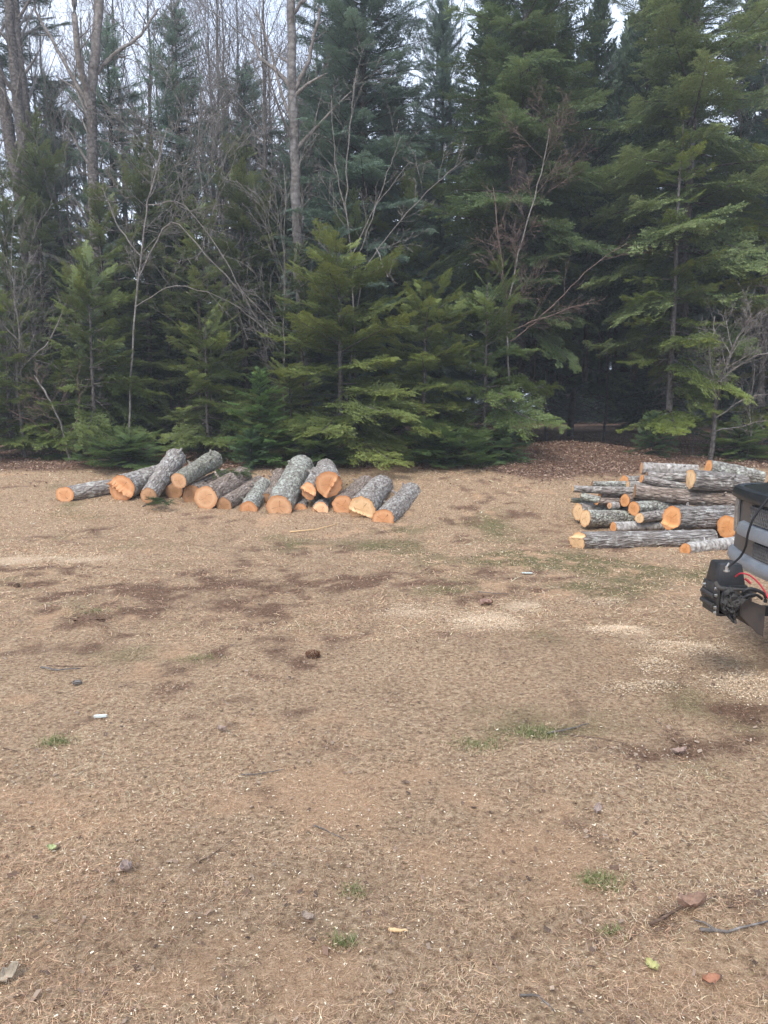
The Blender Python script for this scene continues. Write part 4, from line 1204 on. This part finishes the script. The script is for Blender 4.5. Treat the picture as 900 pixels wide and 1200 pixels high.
bare_traced('pine_tree', 'leftmost of the three leaning grey trunks at the left edge', 19.5, [([(52, 560), (30, 260), (14, 180), (-6, 70), (-22, -40)], 8, 5.5)], 203, cat='pine', nch=(8, 4, 3), lscale=(.08, .18), start=.5)
bare_traced('pine_tree', 'middle one of the three leaning grey trunks at the left edge', 19.0, [([(58, 560), (38, 260), (26, 160), (14, 60), (6, -60)], 7, 4.6)], 204, cat='pine', nch=(9, 4, 3), lscale=(.08, .18), start=.5)
bare_traced('pine_tree', 'thinnest and rightmost of the three leaning trunks at the left edge', 20.0, [([(56, 560), (42, 260), (34, 150), (22, 60), (14, -40)], 5.5, 3.6)], 205, cat='pine', nch=(9, 4, 3), lscale=(.08, .18), start=.5)
# needles high in the pine
pine = conifer('pine_tree', 14.5, 2.3, 8.0, 120, whorl=.62, per=5, gaps=.25, inner=.35, el=(-5, 40), droop=.1, matn='spruce', dark=(.025, .04, .022), tip=(.06, .09, .045), dead=False)
put(pine, 52, 22.0, 'pine with thin tufted needles high above the leaning trunks', 'pine', sc=1.0)
bare_traced('bare_sapling', 'bare pale sapling with arching twigs leaning right in the left woods', 15.2,
            [([(150, 545), (155, 380), (170, 260), (182, 200), (196, 150)], 1.2, .6), ([(160, 330), (200, 250), (250, 310), (322, 382)], .8, .4), ([(170, 240), (215, 235), (262, 300), (300, 372)], .7, .4), ([(158, 360), (205, 330), (270, 352), (318, 392)], .6, .35), ([(165, 300), (140, 270), (120, 220)], .9, .5)],
            206, bark='twig_grey', nch=(18, 10, 5), lscale=(.14, .3), up=-.02)
bare_traced('bare_sapling', 'thin bare sapling with reddish buds left of the forest gap', 15.0,
            [([(600, 545), (596, 440), (594, 360), (612, 280), (636, 200), (644, 150)], 1.3, .45), ([(598, 400), (625, 380), (660, 345), (705, 302), (735, 285)], .8, .35), ([(594, 350), (584, 280), (578, 220)], 1.0, .6), ([(596, 390), (640, 370), (690, 355)], .9, .5)],
            207, matn='twig_red', bark='twig_grey', nch=(18, 10, 5), lscale=(.14, .3))
bare_traced('bare_sapling', 'forked grey sapling right of the bright drooping boughs', 14.6,
            [([(833, 538), (838, 480), (846, 440), (862, 400), (880, 370)], 3.2, .9), ([(840, 475), (830, 420), (838, 370)], 1.2, .6), ([(846, 445), (870, 425), (905, 410)], 1.2, .6), ([(838, 490), (870, 468), (900, 462)], 1.0, .5), ([(836, 505), (865, 500), (898, 492)], .9, .5)],
            208, bark='bark_tree', nch=(18, 10, 5), lscale=(.2, .4))
bare_traced('bare_sapling', 'slim bare sapling in front of the bluish spruce', 16.2,
            [([(418, 545), (416, 400), (412, 300), (404, 220), (412, 130), (418, 80)], 1.1, .4), ([(414, 320), (430, 270), (455, 200), (470, 160)], .7, .35), ([(412, 300), (440, 240), (480, 190)], .7, .35), ([(408, 260), (392, 190), (388, 110)], .7, .35)],
            209, matn='twig_grey', bark='twig_grey', nch=(10, 6, 4), lscale=(.12, .26))
bare_traced('bare_sapling', 'bare leaning stem rising right beside the bluish spruce foot', 15.8,
            [([(400, 545), (420, 330), (450, 280), (500, 225), (545, 185)], .8, .35), ([(440, 290), (455, 330), (462, 300)], .8, .5)], 210, bark='twig_grey', lscale=(.10, .2))
bare_traced('bare_sapling', 'dead grey brush stem at the far left edge', 15.4,
            [([(30, 540), (18, 440), (24, 390), (16, 340)], 2.0, .8), ([(24, 430), (60, 400), (80, 350)], 1.1, .5), ([(22, 400), (-5, 370), (-20, 330)], 1.0, .5)], 211, bark='twig_grey', nch=(10, 7, 4), lscale=(.2, .4))
bare_traced('bare_sapling', 'tangled dead twigs at the foot of the left woods', 14.9,
            [([(84, 548), (72, 500), (60, 470), (40, 440)], 1.6, .7), ([(78, 520), (95, 480), (90, 440)], 1.0, .5), ([(80, 530), (50, 500), (10, 480)], 1.0, .5)], 212, matn='twig_red', bark='twig_grey', nch=(10, 7, 4), lscale=(.25, .5))

bare_a = bare_proto('bare_tree', 14.0, .13, 301)
bare_b = bare_proto('bare_tree', 12.5, .10, 302, matn='twig_grey', start=.35, spread=(20, 40), nch=(26, 9, 5))
bare_c = bare_proto('bare_tree', 9.0, .045, 303, start=.3, spread=(20, 45), nch=(20, 7, 4))
bare_d = bare_proto('bare_tree', 5.0, .018, 304, matn='twig_grey', start=.15, spread=(20, 45), nch=(16, 6, 4), bark='twig_grey')
for px, Y, pr, sc, lb in ((168, 24, bare_a, 1.0, 'bare grey tree rising between the maple and the narrow spruces'), (196, 26, bare_b, 1.08, 'bare tree behind the gap between the two narrow spruces'), (232, 25, bare_a, 1.05, 'bare grey tree rising over the higher narrow spruce'),
                          (268, 23.5, bare_b, 1.05, 'bare reddish twigged tree left of the white trunk'), (304, 25, bare_a, 1.02, 'bare tall tree just left of the white trunk'), (322, 29, bare_b, 1.2, 'bare tree far behind the white trunk'),
                          (148, 28, bare_b, 1.15, 'bare tree far behind the forked maple'), (70, 26, bare_a, 1.0, 'bare tree behind the small dark spruce top'), (385, 26, bare_b, 1.1, 'bare tree behind the left flank of the bluish spruce'), (286, 31, bare_a, 1.25, 'bare tree far back between the narrow spruces and the white trunk'),
                          (512, 24, bare_b, 1.1, 'bare tree showing over the notch right of the bluish spruce'), (530, 26, bare_a, 1.1, 'bare tree left of the centre right fir crown'), (668, 27, bare_b, 1.2, 'bare tree seen in the sky gap between the two broad firs'),
                          (872, 21, bare_b, 1.0, 'bare reddish tree behind the right broad fir'), (890, 25, bare_a, 1.1, 'bare tree at the upper right edge'), (20, 30, bare_b, 1.2, 'bare tree far back at the left edge'), (108, 32, bare_a, 1.2, 'bare tree far back behind the maple fork'), (246, 33, bare_b, 1.3, 'bare tree farthest back in the left woods'),
                          (182, 22, bare_a, .95, 'bare thin grey tree close between the two narrow spruces'), (128, 23, bare_b, .98, 'bare thin grey tree rising just right of the maple fork'), (256, 21.5, bare_b, .95, 'bare thin grey tree right of the higher narrow spruce'), (312, 22, bare_a, .95, 'bare thin grey tree touching the left side of the white trunk'), (60, 22.5, bare_b, .95, 'bare thin grey tree between the leaning trunks and the maple'), (280, 27, bare_a, 1.1, 'bare thin grey tree in the bright sky left of the white trunk'), (368, 22.5, bare_a, .92, 'bare thin grey tree just right of the white trunk')):
    put(pr, px, Y, lb, 'bare tree', 'bare trees in the woods', sc=sc)
for px, Y, lb in ((100, 19.2, 'bare pole tree in the second row behind the bright layered left fir'), (205, 18.6, 'bare pole tree behind the olive firs of the left woods'), (262, 18.2, 'bare pole tree over the bright young fir'), (330, 19.6, 'bare pole tree just left of the white trunk base'), (455, 19.5, 'bare pole tree right of the bluish spruce trunk'), (640, 21.5, 'bare pole tree at the left side of the gap'), (706, 22.5, 'bare pole tree at the right side of the gap'), (838, 19.0, 'bare pole tree behind the grey sapling')):
    put(bare_c, px, Y, lb, 'bare tree', 'bare pole trees among the conifers', sc=random.uniform(.85, 1.1))
for px, Y, sc, lb in ((30, 15.6, 1.2, 'slender bare sapling at the far left'), (245, 17.0, 1.5, 'slender tall bare sapling between the olive firs'), (338, 15.9, 1.2, 'slender bare sapling left of the white trunk foot')):
    put(bare_d, px, Y, lb, 'bare sapling', 'slender bare saplings at the front of the woods', sc=(sc * .8, sc * .8, sc))
for px, Y, sc, lb in ((45, 15.6, .7, 'bare shrub at the left edge of the woods'), (815, 15.6, .6, 'bare shrub behind the right pile'), (880, 14.9, .6, 'bare shrub behind the truck hood'), (128, 16.4, .9, 'bare shrub at the foot of the maple')):
    put(bare_d, px, Y, lb, 'shrub', 'bare shrubs under the trees', sc=sc)
# the far side of the woods, one mass
rgf = np.random.default_rng(8)
Qf, Cf = [], []
for k in range(150):
    Y = rgf.uniform(50, 75); x = rgf.uniform(-1, 1) * Y * .75; Hh = rgf.uniform(4.5, 8.0); rb = Hh * rgf.uniform(.2, .3)
    n_ = 900
    f = rgf.random(n_) ** 1.3; r_ = rb * (1 - f) * np.sqrt(rgf.random(n_)) + .05; a_ = rgf.uniform(0, 6.283, n_)
    p = np.stack([x + r_ * np.cos(a_), Y + r_ * np.sin(a_), gz(x, Y) + .1 + f * Hh], 1)
    d = np.stack([np.cos(a_), np.sin(a_), rgf.uniform(-.6, .2, n_)], 1) * rgf.uniform(.3, .7, (n_, 1))
    sd = np.stack([-np.sin(a_), np.cos(a_), rgf.uniform(-.5, .5, n_)], 1) * rgf.uniform(.08, .18, (n_, 1))
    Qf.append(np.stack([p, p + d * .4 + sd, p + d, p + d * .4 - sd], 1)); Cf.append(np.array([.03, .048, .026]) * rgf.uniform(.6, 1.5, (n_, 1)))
Qf = np.concatenate(Qf).reshape(-1, 3); Cf = np.concatenate(Cf)
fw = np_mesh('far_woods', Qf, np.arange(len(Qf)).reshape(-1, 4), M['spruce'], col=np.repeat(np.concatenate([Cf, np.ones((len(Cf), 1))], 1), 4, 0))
tag(fw, 'dark conifer woods closing the view far behind the trunks', 'woods', kind='stuff')
# slim dark trunks standing in the gap
for k, (px, Y) in enumerate(((646, 23.0), (668, 25.0), (684, 21.0), (700, 26.0), (715, 24.0), (622, 20.0), (740, 20.0), (656, 29.0), (690, 31.0), (676, 34.0))):
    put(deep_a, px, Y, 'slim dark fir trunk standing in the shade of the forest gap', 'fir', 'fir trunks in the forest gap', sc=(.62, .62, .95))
# cut green boughs lying among the logs
def cut_bough(px, py, Y, yaw, L, label):
    B, T = BOUGHS[LENS[2]][0]
    B = B * (L / .95)
    B = B.copy(); B[..., 2] += .10 * L * np.sin(B[..., 0] / L * 3)
    col = np.repeat(np.array([[.05, .075, .02, 1]]), len(B) * 4, 0) * np.repeat(np.random.default_rng(px).uniform(.6, 1.5, (len(B), 1)), 4, 0)
    root = np_mesh('cut_bough', B.reshape(-1, 3), np.arange(len(B) * 4).reshape(-1, 4), M['fir'], col=col)
    t = Tubes(); u = np.linspace(-.1, .9, 6) * L
    t.add(np.stack([u, 0 * u, .10 * L * np.sin(u / L * 3) - .004], 1), np.linspace(.012, .004, 6), 6)
    t.build('stem', M['bark_dark'], root)
    root.location = P(px, py, Y); root.rotation_euler = (.15, -.1, yaw)
    tag(root, label, 'cut bough')
cut_bough(243, 562, 12.0, .5, .7, 'green cut fir bough lying between the mossy log and its right neighbour')
cut_bough(170, 592, 11.2, -.3, .45, 'dull cut fir bough on the ground below the long grey log')
cut_bough(196, 590, 11.15, 2.6, .4, 'small cut fir bough by the half hidden brown faced log')
# ------------------------------------------------------------------ pickup truck, its front at the right edge
TR = Vector((2.385, 4.32, 0)); TYAW = R(183)
def plan(y0, y1, out=0.0, n=40, back=None):
    """front outline from lateral y0 to y1, in truck space (x forward)"""
    pts = []
    for y in np.linspace(y0, y1, n):
        a_ = abs(y) / .95
        x = -.20 * a_ ** 2.0 - .34 * max(0, a_ - .86) ** 1.2 * 3.2
        pts.append(Vector((x, y, 0)))
    if back is not None:
        pts = [Vector((back, y0, 0))] + pts + [Vector((back, y1, 0))]
    res = []
    for k, p in enumerate(pts):
        t = (pts[min(k + 1, len(pts) - 1)] - pts[max(k - 1, 0)]).normalized()
        nrm = Vector((t.y, -t.x, 0))
        res.append((p, nrm))
    return res

def sweep(name, prof, path, matn, parent, closed=True, smooth=True):
    """profile (out, z) carried along a plan path"""
    bm = bmesh.new()
    rings = [[bm.verts.new((p.x + nn.x * o_, p.y + nn.y * o_, z_)) for o_, z_ in prof] for p, nn in path]
    m_ = len(prof)
    for a_, b_ in zip(rings[:-1], rings[1:]):
        for j in range(m_ if closed else m_ - 1):
            bm.faces.new((a_[j], a_[(j + 1) % m_], b_[(j + 1) % m_], b_[j]))
    if closed:
        bm.faces.new(rings[0]); bm.faces.new(rings[-1])
    return bm_obj(name, bm, M[matn], parent, smooth)

def box(bm, lo, hi, bev=0.0, taper=None):
    r_ = bmesh.ops.create_cube(bm, size=1)
    vs = r_['verts']
    for v_ in vs:
        q = [lo[k] + (v_.co[k] + .5) * (hi[k] - lo[k]) for k in range(3)]
        if taper and v_.co.z > 0:
            c0 = [(lo[k] + hi[k]) / 2 for k in range(2)]
            for k in range(2): q[k] = c0[k] + (q[k] - c0[k]) * taper[k]
        v_.co = q
    if bev:
        es = list({e for v_ in vs for e in v_.link_edges})
        bmesh.ops.bevel(bm, geom=es, offset=bev, segments=2, affect='EDGES', profile=.6)

def cyl(bm, p0, p1, r0, r1=None, seg=24):
    p0, p1 = Vector(p0), Vector(p1); r1 = r0 if r1 is None else r1
    mm = Matrix.Translation((p0 + p1) / 2) @ (p1 - p0).to_track_quat('Z', 'Y').to_matrix().to_4x4()
    bmesh.ops.create_cone(bm, cap_ends=True, segments=seg, radius1=r0, radius2=r1, depth=(p1 - p0).length, matrix=mm)

truck = empty('pickup_truck', TR, TYAW); truck.scale = (1.05, 1.05, 1.05)
tag(truck, 'dirty pewter pickup with dark hood and dull chrome bumper at the right edge', 'pickup truck')
# body sides, floor, tailgate
def side_poly():
    pts = [(-.42, .62), (-.42, 1.0), (-1.35, 1.10), (-3.2, 1.12), (-5.45, 1.12), (-5.45, .55)]
    for cx in (-4.35, -1.02):
        pts.append((cx - .46, .45))
        for k in range(1, 10):
            a_ = math.pi - math.pi * k / 10
            pts.append((cx + .46 * math.cos(a_), .45 + .46 * math.sin(a_)))
        pts.append((cx + .46, .45))
    return pts
for sy in (-1, 1):
    bm = bmesh.new()
    f0 = bm.faces.new([bm.verts.new((x_, sy * .955, z_)) for x_, z_ in side_poly()])
    ex = bmesh.ops.extrude_face_region(bm, geom=[f0])
    for v_ in [q for q in ex['geom'] if isinstance(q, bmesh.types.BMVert)]: v_.co.y -= sy * .06
    bmesh.ops.triangulate(bm, faces=[f for f in bm.faces if len(f.verts) > 4])
    bm_obj('fender_side', bm, M['paint'], truck, smooth=False)
bm = bmesh.new(); box(bm, (-5.4, -.6, .42), (-.35, .6, .58), .02); bm_obj('underbody', bm, M['dark'], truck)
bm = bmesh.new(); box(bm, (-5.46, -.9, .56), (-5.38, .9, 1.115), .015); bm_obj('tailgate', bm, M['paint'], truck)
bm = bmesh.new(); box(bm, (-5.38, -.89, .60), (-3.3, .89, .66)); bm_obj('bed_floor', bm, M['dark'], truck)
# hood
bm = bmesh.new(); g = []
fr = plan(-.90, .90, .0, 25)
for k in range(11):
    t = k / 10; row = []
    for (p, nn) in fr:
        x_ = p.x * (1 - t) + (-1.42 + .12 * (p.y / .9) ** 2 * -1) * t + .012 * (1 - t)
        y_ = p.y
        z_ = 1.052 + .11 * t ** .8 + .035 * (1 - (y_ / .9) ** 2) * min(1, t * 4) + (.018 if abs(y_) < .42 and .15 < t < .9 else 0) - .05 * max(0, abs(y_) / .9 - .8) * 4
        row.append(bm.verts.new((x_, y_, z_)))
    g.append(row)
for k in range(10):
    for j in range(24): bm.faces.new((g[k][j], g[k][j + 1], g[k + 1][j + 1], g[k + 1][j]))
bm_obj('hood', bm, M['hood'], truck)
# front bands
sweep('fascia', [(0, .56), (.012, .60), (.0, .80), (-.005, .98), (-.05, .98), (-.06, .56)], plan(-.955, .955, n=60, back=-.46), 'paint', truck)
sweep('hood_deflector', [(.012, .972), (.036, .985), (.040, 1.012), (.026, 1.045), (.004, 1.056), (-.03, 1.05), (-.03, .972)], plan(-.93, .93, n=60, back=-.50), 'trim', truck)
bar_ = sweep('grille_bar', [(.0, .752), (.036, .758), (.042, .79), (.030, .832), (.0, .845)], plan(-.60, .60, n=40), 'chrome', truck)
sweep('bumper', [(.0, .552), (.034, .556), (.046, .580), (.042, .618), (.026, .640), (.0, .646)], plan(-.95, .95, n=60, back=-.50), 'chrome', truck)
def grille(y0, y1, z0, z1, cell):
    root_ = sweep('grille', [(.004, z0), (.006, z0), (.006, z1), (.004, z1)], plan(y0, y1, n=30), 'dark', truck)  # flat near black sheet; shade inside the grille is put into its colour
    path = plan(-.8, .8, n=161)
    def at_(y, z, o_):
        k = (y + .8) / 1.6 * 160; i = max(0, min(159, int(k))); f = k - i
        p = path[i][0].lerp(path[i + 1][0], f); nn = path[i][1]
        return Vector((p.x + nn.x * o_, p.y + nn.y * o_, z))
    bm = bmesh.new(); row = 0; z = z0 + cell * .5
    while z < z1 - cell * .3:
        y = y0 + cell * (.6 if row % 2 else 1.1)
        while y < y1 - cell * .5:
            ro, ri = cell * .577, cell * .44
            vs = []
            for rr, oo in ((ro, .010), (ri, .018), (ri, .008)):
                vs.append([bm.verts.new(at_(y + rr * math.sin(R(60 * q)), min(z1, max(z0, z + rr * math.cos(R(60 * q)))), oo)) for q in range(6)])
            for q in range(6):
                for L1, L2 in ((0, 1), (1, 2)): bm.faces.new((vs[L1][q], vs[L1][(q + 1) % 6], vs[L2][(q + 1) % 6], vs[L2][q]))
            y += cell
        row += 1; z += cell * .866
    bm_obj('mesh', bm, M['grille'], root_, smooth=False)
grille(-.44, .44, .850, .966, .030)
grille(-.36, .36, .652, .748, .024)
for sy in (-1, 1):
    pth = [q for q in plan(-.945, .945, n=120, back=-.44) if (q[0].y * sy) > .70]
    hl = sweep('headlight', [(.002, .74), (.014, .745), (.016, .90), (.010, .965), (.002, .968)], pth, 'lens', truck)
    for (yy_, zz_, rr_) in ((.915, .85, .036), (.90, .775, .024)):
        a_ = yy_ / .95; x_ = -.20 * a_ ** 2 - .34 * max(0, a_ - .86) ** 1.2 * 3.2
        nn = Vector((.62, .78 * sy, 0))
        p0 = Vector((x_, yy_ * sy, zz_))
        bm = bmesh.new(); cyl(bm, p0, p0 + nn * .030, rr_, rr_ * .95, 20); lm = bm_obj('lamp', bm, M['dark'], hl)
    bm = bmesh.new(); bmesh.ops.create_uvsphere(bm, u_segments=12, v_segments=8, radius=.014, matrix=Matrix.Translation(p0 + Vector((0, 0, .078)) + nn * .03)); bm_obj('bulb', bm, M['bolt'], hl)
# cab
def loft(name, secs, matn, caps=True):
    bm = bmesh.new(); rs = [[bm.verts.new(q) for q in s_] for s_ in secs]
    n_ = len(rs[0])
    for a_, b_ in zip(rs[:-1], rs[1:]):
        for j in range(n_): bm.faces.new((a_[j], a_[(j + 1) % n_], b_[(j + 1) % n_], b_[j]))
    if caps: bm.faces.new(rs[0]); bm.faces.new(rs[-1])
    return bm_obj(name, bm, M[matn], truck, smooth=False)
loft('cab_glass', [[(-1.40, -.82, 1.12), (-1.40, .82, 1.12), (-3.28, .82, 1.12), (-3.28, -.82, 1.12)], [(-2.05, -.66, 1.74), (-2.05, .66, 1.74), (-3.12, .66, 1.74), (-3.12, -.66, 1.74)]], 'glass')
loft('roof', [[(-2.0, -.68, 1.735), (-2.0, .68, 1.735), (-3.18, .68, 1.735), (-3.18, -.68, 1.735)], [(-2.12, -.60, 1.80), (-2.12, .60, 1.80), (-3.06, .60, 1.80), (-3.06, -.60, 1.80)]], 'paint')
for sy in (-1, 1):
    for (xa, xb) in ((-1.40, -2.05), (-2.45, -2.5), (-3.28, -3.12)):
        t = Tubes(); t.add([(xa, sy * .83, 1.11), ((xa + xb) / 2, sy * .75, 1.43), (xb, sy * .67, 1.75)], [.05, .045, .04], 8); t.build('pillar', M['paint'], truck)
    bm = bmesh.new(); box(bm, (-1.75, sy * .98 - .02, 1.14), (-1.62, sy * 1.14 + .02 * sy, 1.34), .02) if sy > 0 else box(bm, (-1.75, -1.16, 1.14), (-1.62, -.96, 1.34), .02)
    bm_obj('side_mirror', bm, M['trim'], truck)
for cx in (-1.02, -4.35):
    for sy in (-1, 1):
        bm = bmesh.new()
        prof = [(.24, -.11), (.345, -.125), (.385, -.10), (.395, 0), (.385, .10), (.345, .125), (.24, .11)]
        rg_ = []
        for k in range(40):
            a_ = k / 40 * 2 * math.pi
            rg_.append([bm.verts.new((cx + r_ * math.cos(a_), sy * .83 + w_, .395 + r_ * math.sin(a_))) for r_, w_ in prof])
        for k in range(40):
            for j in range(6): bm.faces.new((rg_[k][j], rg_[k][j + 1], rg_[(k + 1) % 40][j + 1], rg_[(k + 1) % 40][j]))
        wh = bm_obj('wheel', bm, M['rubber'], truck)
        bm = bmesh.new(); cyl(bm, (cx, sy * .75, .395), (cx, sy * .915, .395), .242, .22, 32)
        for k in range(6):
            a_ = k / 6 * 2 * math.pi; cyl(bm, (cx + .13 * math.cos(a_), sy * .90, .395 + .13 * math.sin(a_)), (cx + .13 * math.cos(a_), sy * .93, .395 + .13 * math.sin(a_)), .03, .026, 12)
        bm_obj('rim', bm, M['chrome'], wh)

# ------------------------------------------------------------------ winch carried on the front of the truck
WI = Vector((2.21, 4.3, .010)); WYAW = R(178); WS = Vector((.8, .6, .9))
wi = empty('winch', WI, WYAW); wi.scale = WS
WM = Matrix.Translation(WI) @ Matrix.Rotation(WYAW, 4, 'Z') @ Matrix.Diagonal((*WS, 1))
tag(wi, 'black electric winch on a steel mount in front of the truck bumper', 'winch')
bm = bmesh.new(); box(bm, (.115, -.17, .655), (.325, .13, .80), .018, (.74, .86)); cb = bm_obj('control_box', bm, M['black_plastic'], wi, auto=25)
bm = bmesh.new(); box(bm, (.105, -.18, .632), (.335, .14, .664), .008); bm_obj('box_base', bm, M['black_plastic'], cb)
bm = bmesh.new(); cyl(bm, (.225, -.10, .555), (.225, .15, .555), .072); 
for k in range(9): cyl(bm, (.225, -.09 + k * .026, .555), (.225, -.078 + k * .026, .555), .079)
bm_obj('drum', bm, M['winch_metal'], wi)
bm = bmesh.new(); cyl(bm, (.225, .135, .555), (.225, .20, .555), .092, .085, 28); cyl(bm, (.225, .20, .555), (.225, .225, .555), .062, .05, 24)
for k in range(6):
    a_ = k / 6 * 6.283; cyl(bm, (.225 + .072 * math.cos(a_), .198, .555 + .072 * math.sin(a_)), (.225 + .072 * math.cos(a_), .208, .555 + .072 * math.sin(a_)), .008, .007, 6)
bm_obj('gear_housing', bm, M['winch_metal'], wi)
bm = bmesh.new(); cyl(bm, (.225, -.30, .555), (.225, -.11, .555), .085); bm_obj('motor', bm, M['winch_metal'], wi)
# frame with rollers at the front
bm = bmesh.new(); box(bm, (.318, -.16, .47), (.336, .19, .66), .004); fl = bm_obj('fairlead', bm, M['winch_metal'], wi)
bm = bmesh.new(); cyl(bm, (.352, -.13, .53), (.352, .16, .53), .016); cyl(bm, (.352, -.13, .59), (.352, .16, .59), .016); bm_obj('roller', bm, M['winch_metal'], fl)
for k, (yy_, zz_) in enumerate(((.17, .645), (.17, .60), (.17, .52), (.17, .485), (-.12, .63))):
    bm = bmesh.new(); cyl(bm, (.33, yy_, zz_), (.352, yy_, zz_), .012, .010, 6); cyl(bm, (.33, yy_, zz_), (.336, yy_, zz_), .018, .018, 16); bm_obj('bolt', bm, M['bolt'], fl)
t = Tubes(); t.add([(.33, .18, .65), (.26, .19, .648), (.14, .19, .642), (.06, .19, .635)], [.012] * 4, 8); t.build('tie_rod', M['winch_metal'], wi)
def plate(name, pts, y0, y1, matn):
    bm = bmesh.new()
    f0 = bm.faces.new([bm.verts.new((x_, y0, z_)) for x_, z_ in pts])
    ex = bmesh.ops.extrude_face_region(bm, geom=[f0])
    for v_ in [q for q in ex['geom'] if isinstance(q, bmesh.types.BMVert)]: v_.co.y = y1
    bmesh.ops.bevel(bm, geom=list(bm.edges), offset=.003, segments=1, affect='EDGES')
    return bm_obj(name, bm, M[matn], wi, auto=20)
inv0 = WM.inverted()
plate('mount_plate', [(q.x, q.z) for q in (inv0 @ P(a_, b_, 4.10) for a_, b_ in ((868, 700), (897, 711), (894, 746), (888, 743), (868, 722)))], .325, .345, 'steel_plate')
plate('mount_plate', [(.245, .575), (.245, .50), (.115, .375), (.095, .375), (.095, .585)], -.19, -.178, 'steel_plate')
bm = bmesh.new(); box(bm, (.082, -.178, .40), (.094, .175, .585), .003); bm_obj('back_plate', bm, M['steel_plate'], wi)
bm = bmesh.new(); box(bm, (-.45, -.032, .44), (.082, .032, .505), .004); bm_obj('receiver_tube', bm, M['dark'], wi)
bm = bmesh.new(); box(bm, (.10, -.15, .46), (.318, .15, .475), .003); bm_obj('base_tray', bm, M['winch_metal'], wi)
inv = WM.inverted()
def traced(name, pix, r, matn, parent):
    pp = [inv @ P(a_, b_, Y) for a_, b_, Y in pix]
    q = []
    ext = [pp[0]] + pp + [pp[-1]]
    for k in range(1, len(ext) - 2):
        for s_ in np.linspace(0, 1, 8, endpoint=False):
            a_, b_, c_, d_ = ext[k - 1:k + 3]
            q.append(.5 * (2 * b_ + (c_ - a_) * s_ + (2 * a_ - 5 * b_ + 4 * c_ - d_) * s_ ** 2 + (3 * b_ - a_ - 3 * c_ + d_) * s_ ** 3))
    q.append(pp[-1])
    t = Tubes(); t.add([WM @ Vector(v_) for v_ in q], [r] * len(q), 10)
    t.V = [np.array([inv @ Vector(v_) for v_ in vv_]) for vv_ in t.V]
    return t.build(name, M[matn], parent)
pc_ = traced('power_cord', [(912, 572, 4.02), (899, 586, 4.03), (884, 606, 4.05), (877, 624, 4.07), (874, 640, 4.1), (868, 652, 4.13), (859, 660, 4.15), (852, 665, 4.16)], .0065, 'black_cable', wi)
e_ = inv @ P(852, 665, 4.16)
bm = bmesh.new(); cyl(bm, e_ + Vector((0, 0, -.03)), e_ + Vector((0, 0, .008)), .012, .012, 8); cyl(bm, e_ + Vector((0, 0, .0)), e_ + Vector((-.012, .006, .03)), .009, .007, 10); cyl(bm, e_ + Vector((0, 0, -.026)), e_ + Vector((0, 0, -.018)), .022, .022, 16)
bm_obj('cord_fitting', bm, M['bolt'], pc_)
traced('red_cable', [(862, 676, 4.22), (868, 672, 4.2), (878, 674, 4.17), (888, 682, 4.12), (895, 691, 4.07), (901, 702, 4.02)], .0048, 'red_cable', wi)
traced('red_cable', [(873, 678, 4.24), (877, 681, 4.23), (880, 684, 4.22)], .007, 'red_cable', wi)
traced('strap', [(870, 700, 4.08), (872, 693, 4.06), (880, 690, 4.05), (890, 693, 4.05), (897, 698, 4.05), (897, 706, 4.05)], .010, 'black_cable', wi)
traced('strap', [(868, 704, 4.06), (876, 698, 4.04), (886, 697, 4.04), (893, 702, 4.05)], .008, 'black_cable', wi)
traced('strap', [(838, 682, 4.07), (843, 689, 4.05), (850, 690, 4.05)], .012, 'cloth', wi)
# crumpled black cloth hanging over the near side
def rag(pix, wd, seed):
    rg = np.random.default_rng(seed)
    pts = [inv @ P(a_, b_, Y) for a_, b_, Y in pix]
    n_, m_ = 40, 18
    k = np.linspace(0, len(pts) - 1, n_)
    ctr = np.stack([np.interp(k, np.arange(len(pts)), [p[c_] for p in pts]) for c_ in range(3)], 1)
    tt_ = np.gradient(ctr, axis=0); tt_ /= np.linalg.norm(tt_, axis=1)[:, None]
    side = np.cross(tt_, np.array([0, 1.0, 0])); side /= np.linalg.norm(side, axis=1)[:, None] + 1e-6
    v_ = np.linspace(-1, 1, m_)
    wv = np.interp(np.linspace(0, 1, n_), np.linspace(0, 1, len(wd)), wd)
    G_ = ctr[:, None, :] + side[:, None, :] * (v_[None, :, None] * wv[:, None, None])
    uu, vv = np.meshgrid(np.arange(n_), np.arange(m_), indexing='ij')
    fold = (fbm(uu * 1.0 + seed * 50, vv * 1.6, 7, seed, 3) - .5) * .10 + (fbm(uu + 9, vv * 2.2 + seed, 3, seed + 2, 2) - .5) * .035
    G_[:, :, 1] += fold + .02 * (1 - v_[None, :] ** 2)
    G_[:, :, 0] += (fbm(uu + 300, vv * 1.7, 5, seed + 5, 2) - .5) * .04
    G_[:, :, 2] += (fbm(uu + 700, vv * 1.3, 5, seed + 8, 2) - .5) * .05
    i = np.arange(n_ - 1)[:, None] * m_; j = np.arange(m_ - 1)[None, :]
    F_ = np.stack([i + j, i + j + 1, i + m_ + j + 1, i + m_ + j], -1).reshape(-1, 4)
    return G_.reshape(-1, 3), F_
V1, F1 = rag([(858, 690, 4.12), (851, 698, 4.09), (850, 708, 4.08), (855, 718, 4.08), (861, 729, 4.09)], [.025, .040, .036, .03, .014], 3)
V2, F2 = rag([(852, 710, 4.08), (862, 707, 4.07), (872, 700, 4.07), (882, 695, 4.07)], [.016, .024, .02, .012], 8)
cl_ = np_mesh('black_rag', np.concatenate([V1, V2]), np.concatenate([F1, F2 + len(V1)]), M['cloth'], smooth=True)
sm = cl_.modifiers.new('thickness', 'SOLIDIFY'); sm.thickness = .005
cl_.location = WI; cl_.rotation_euler = (0, 0, WYAW); cl_.scale = WS
tag(cl_, 'crumpled black cloth hanging over the near side of the winch', 'cloth')
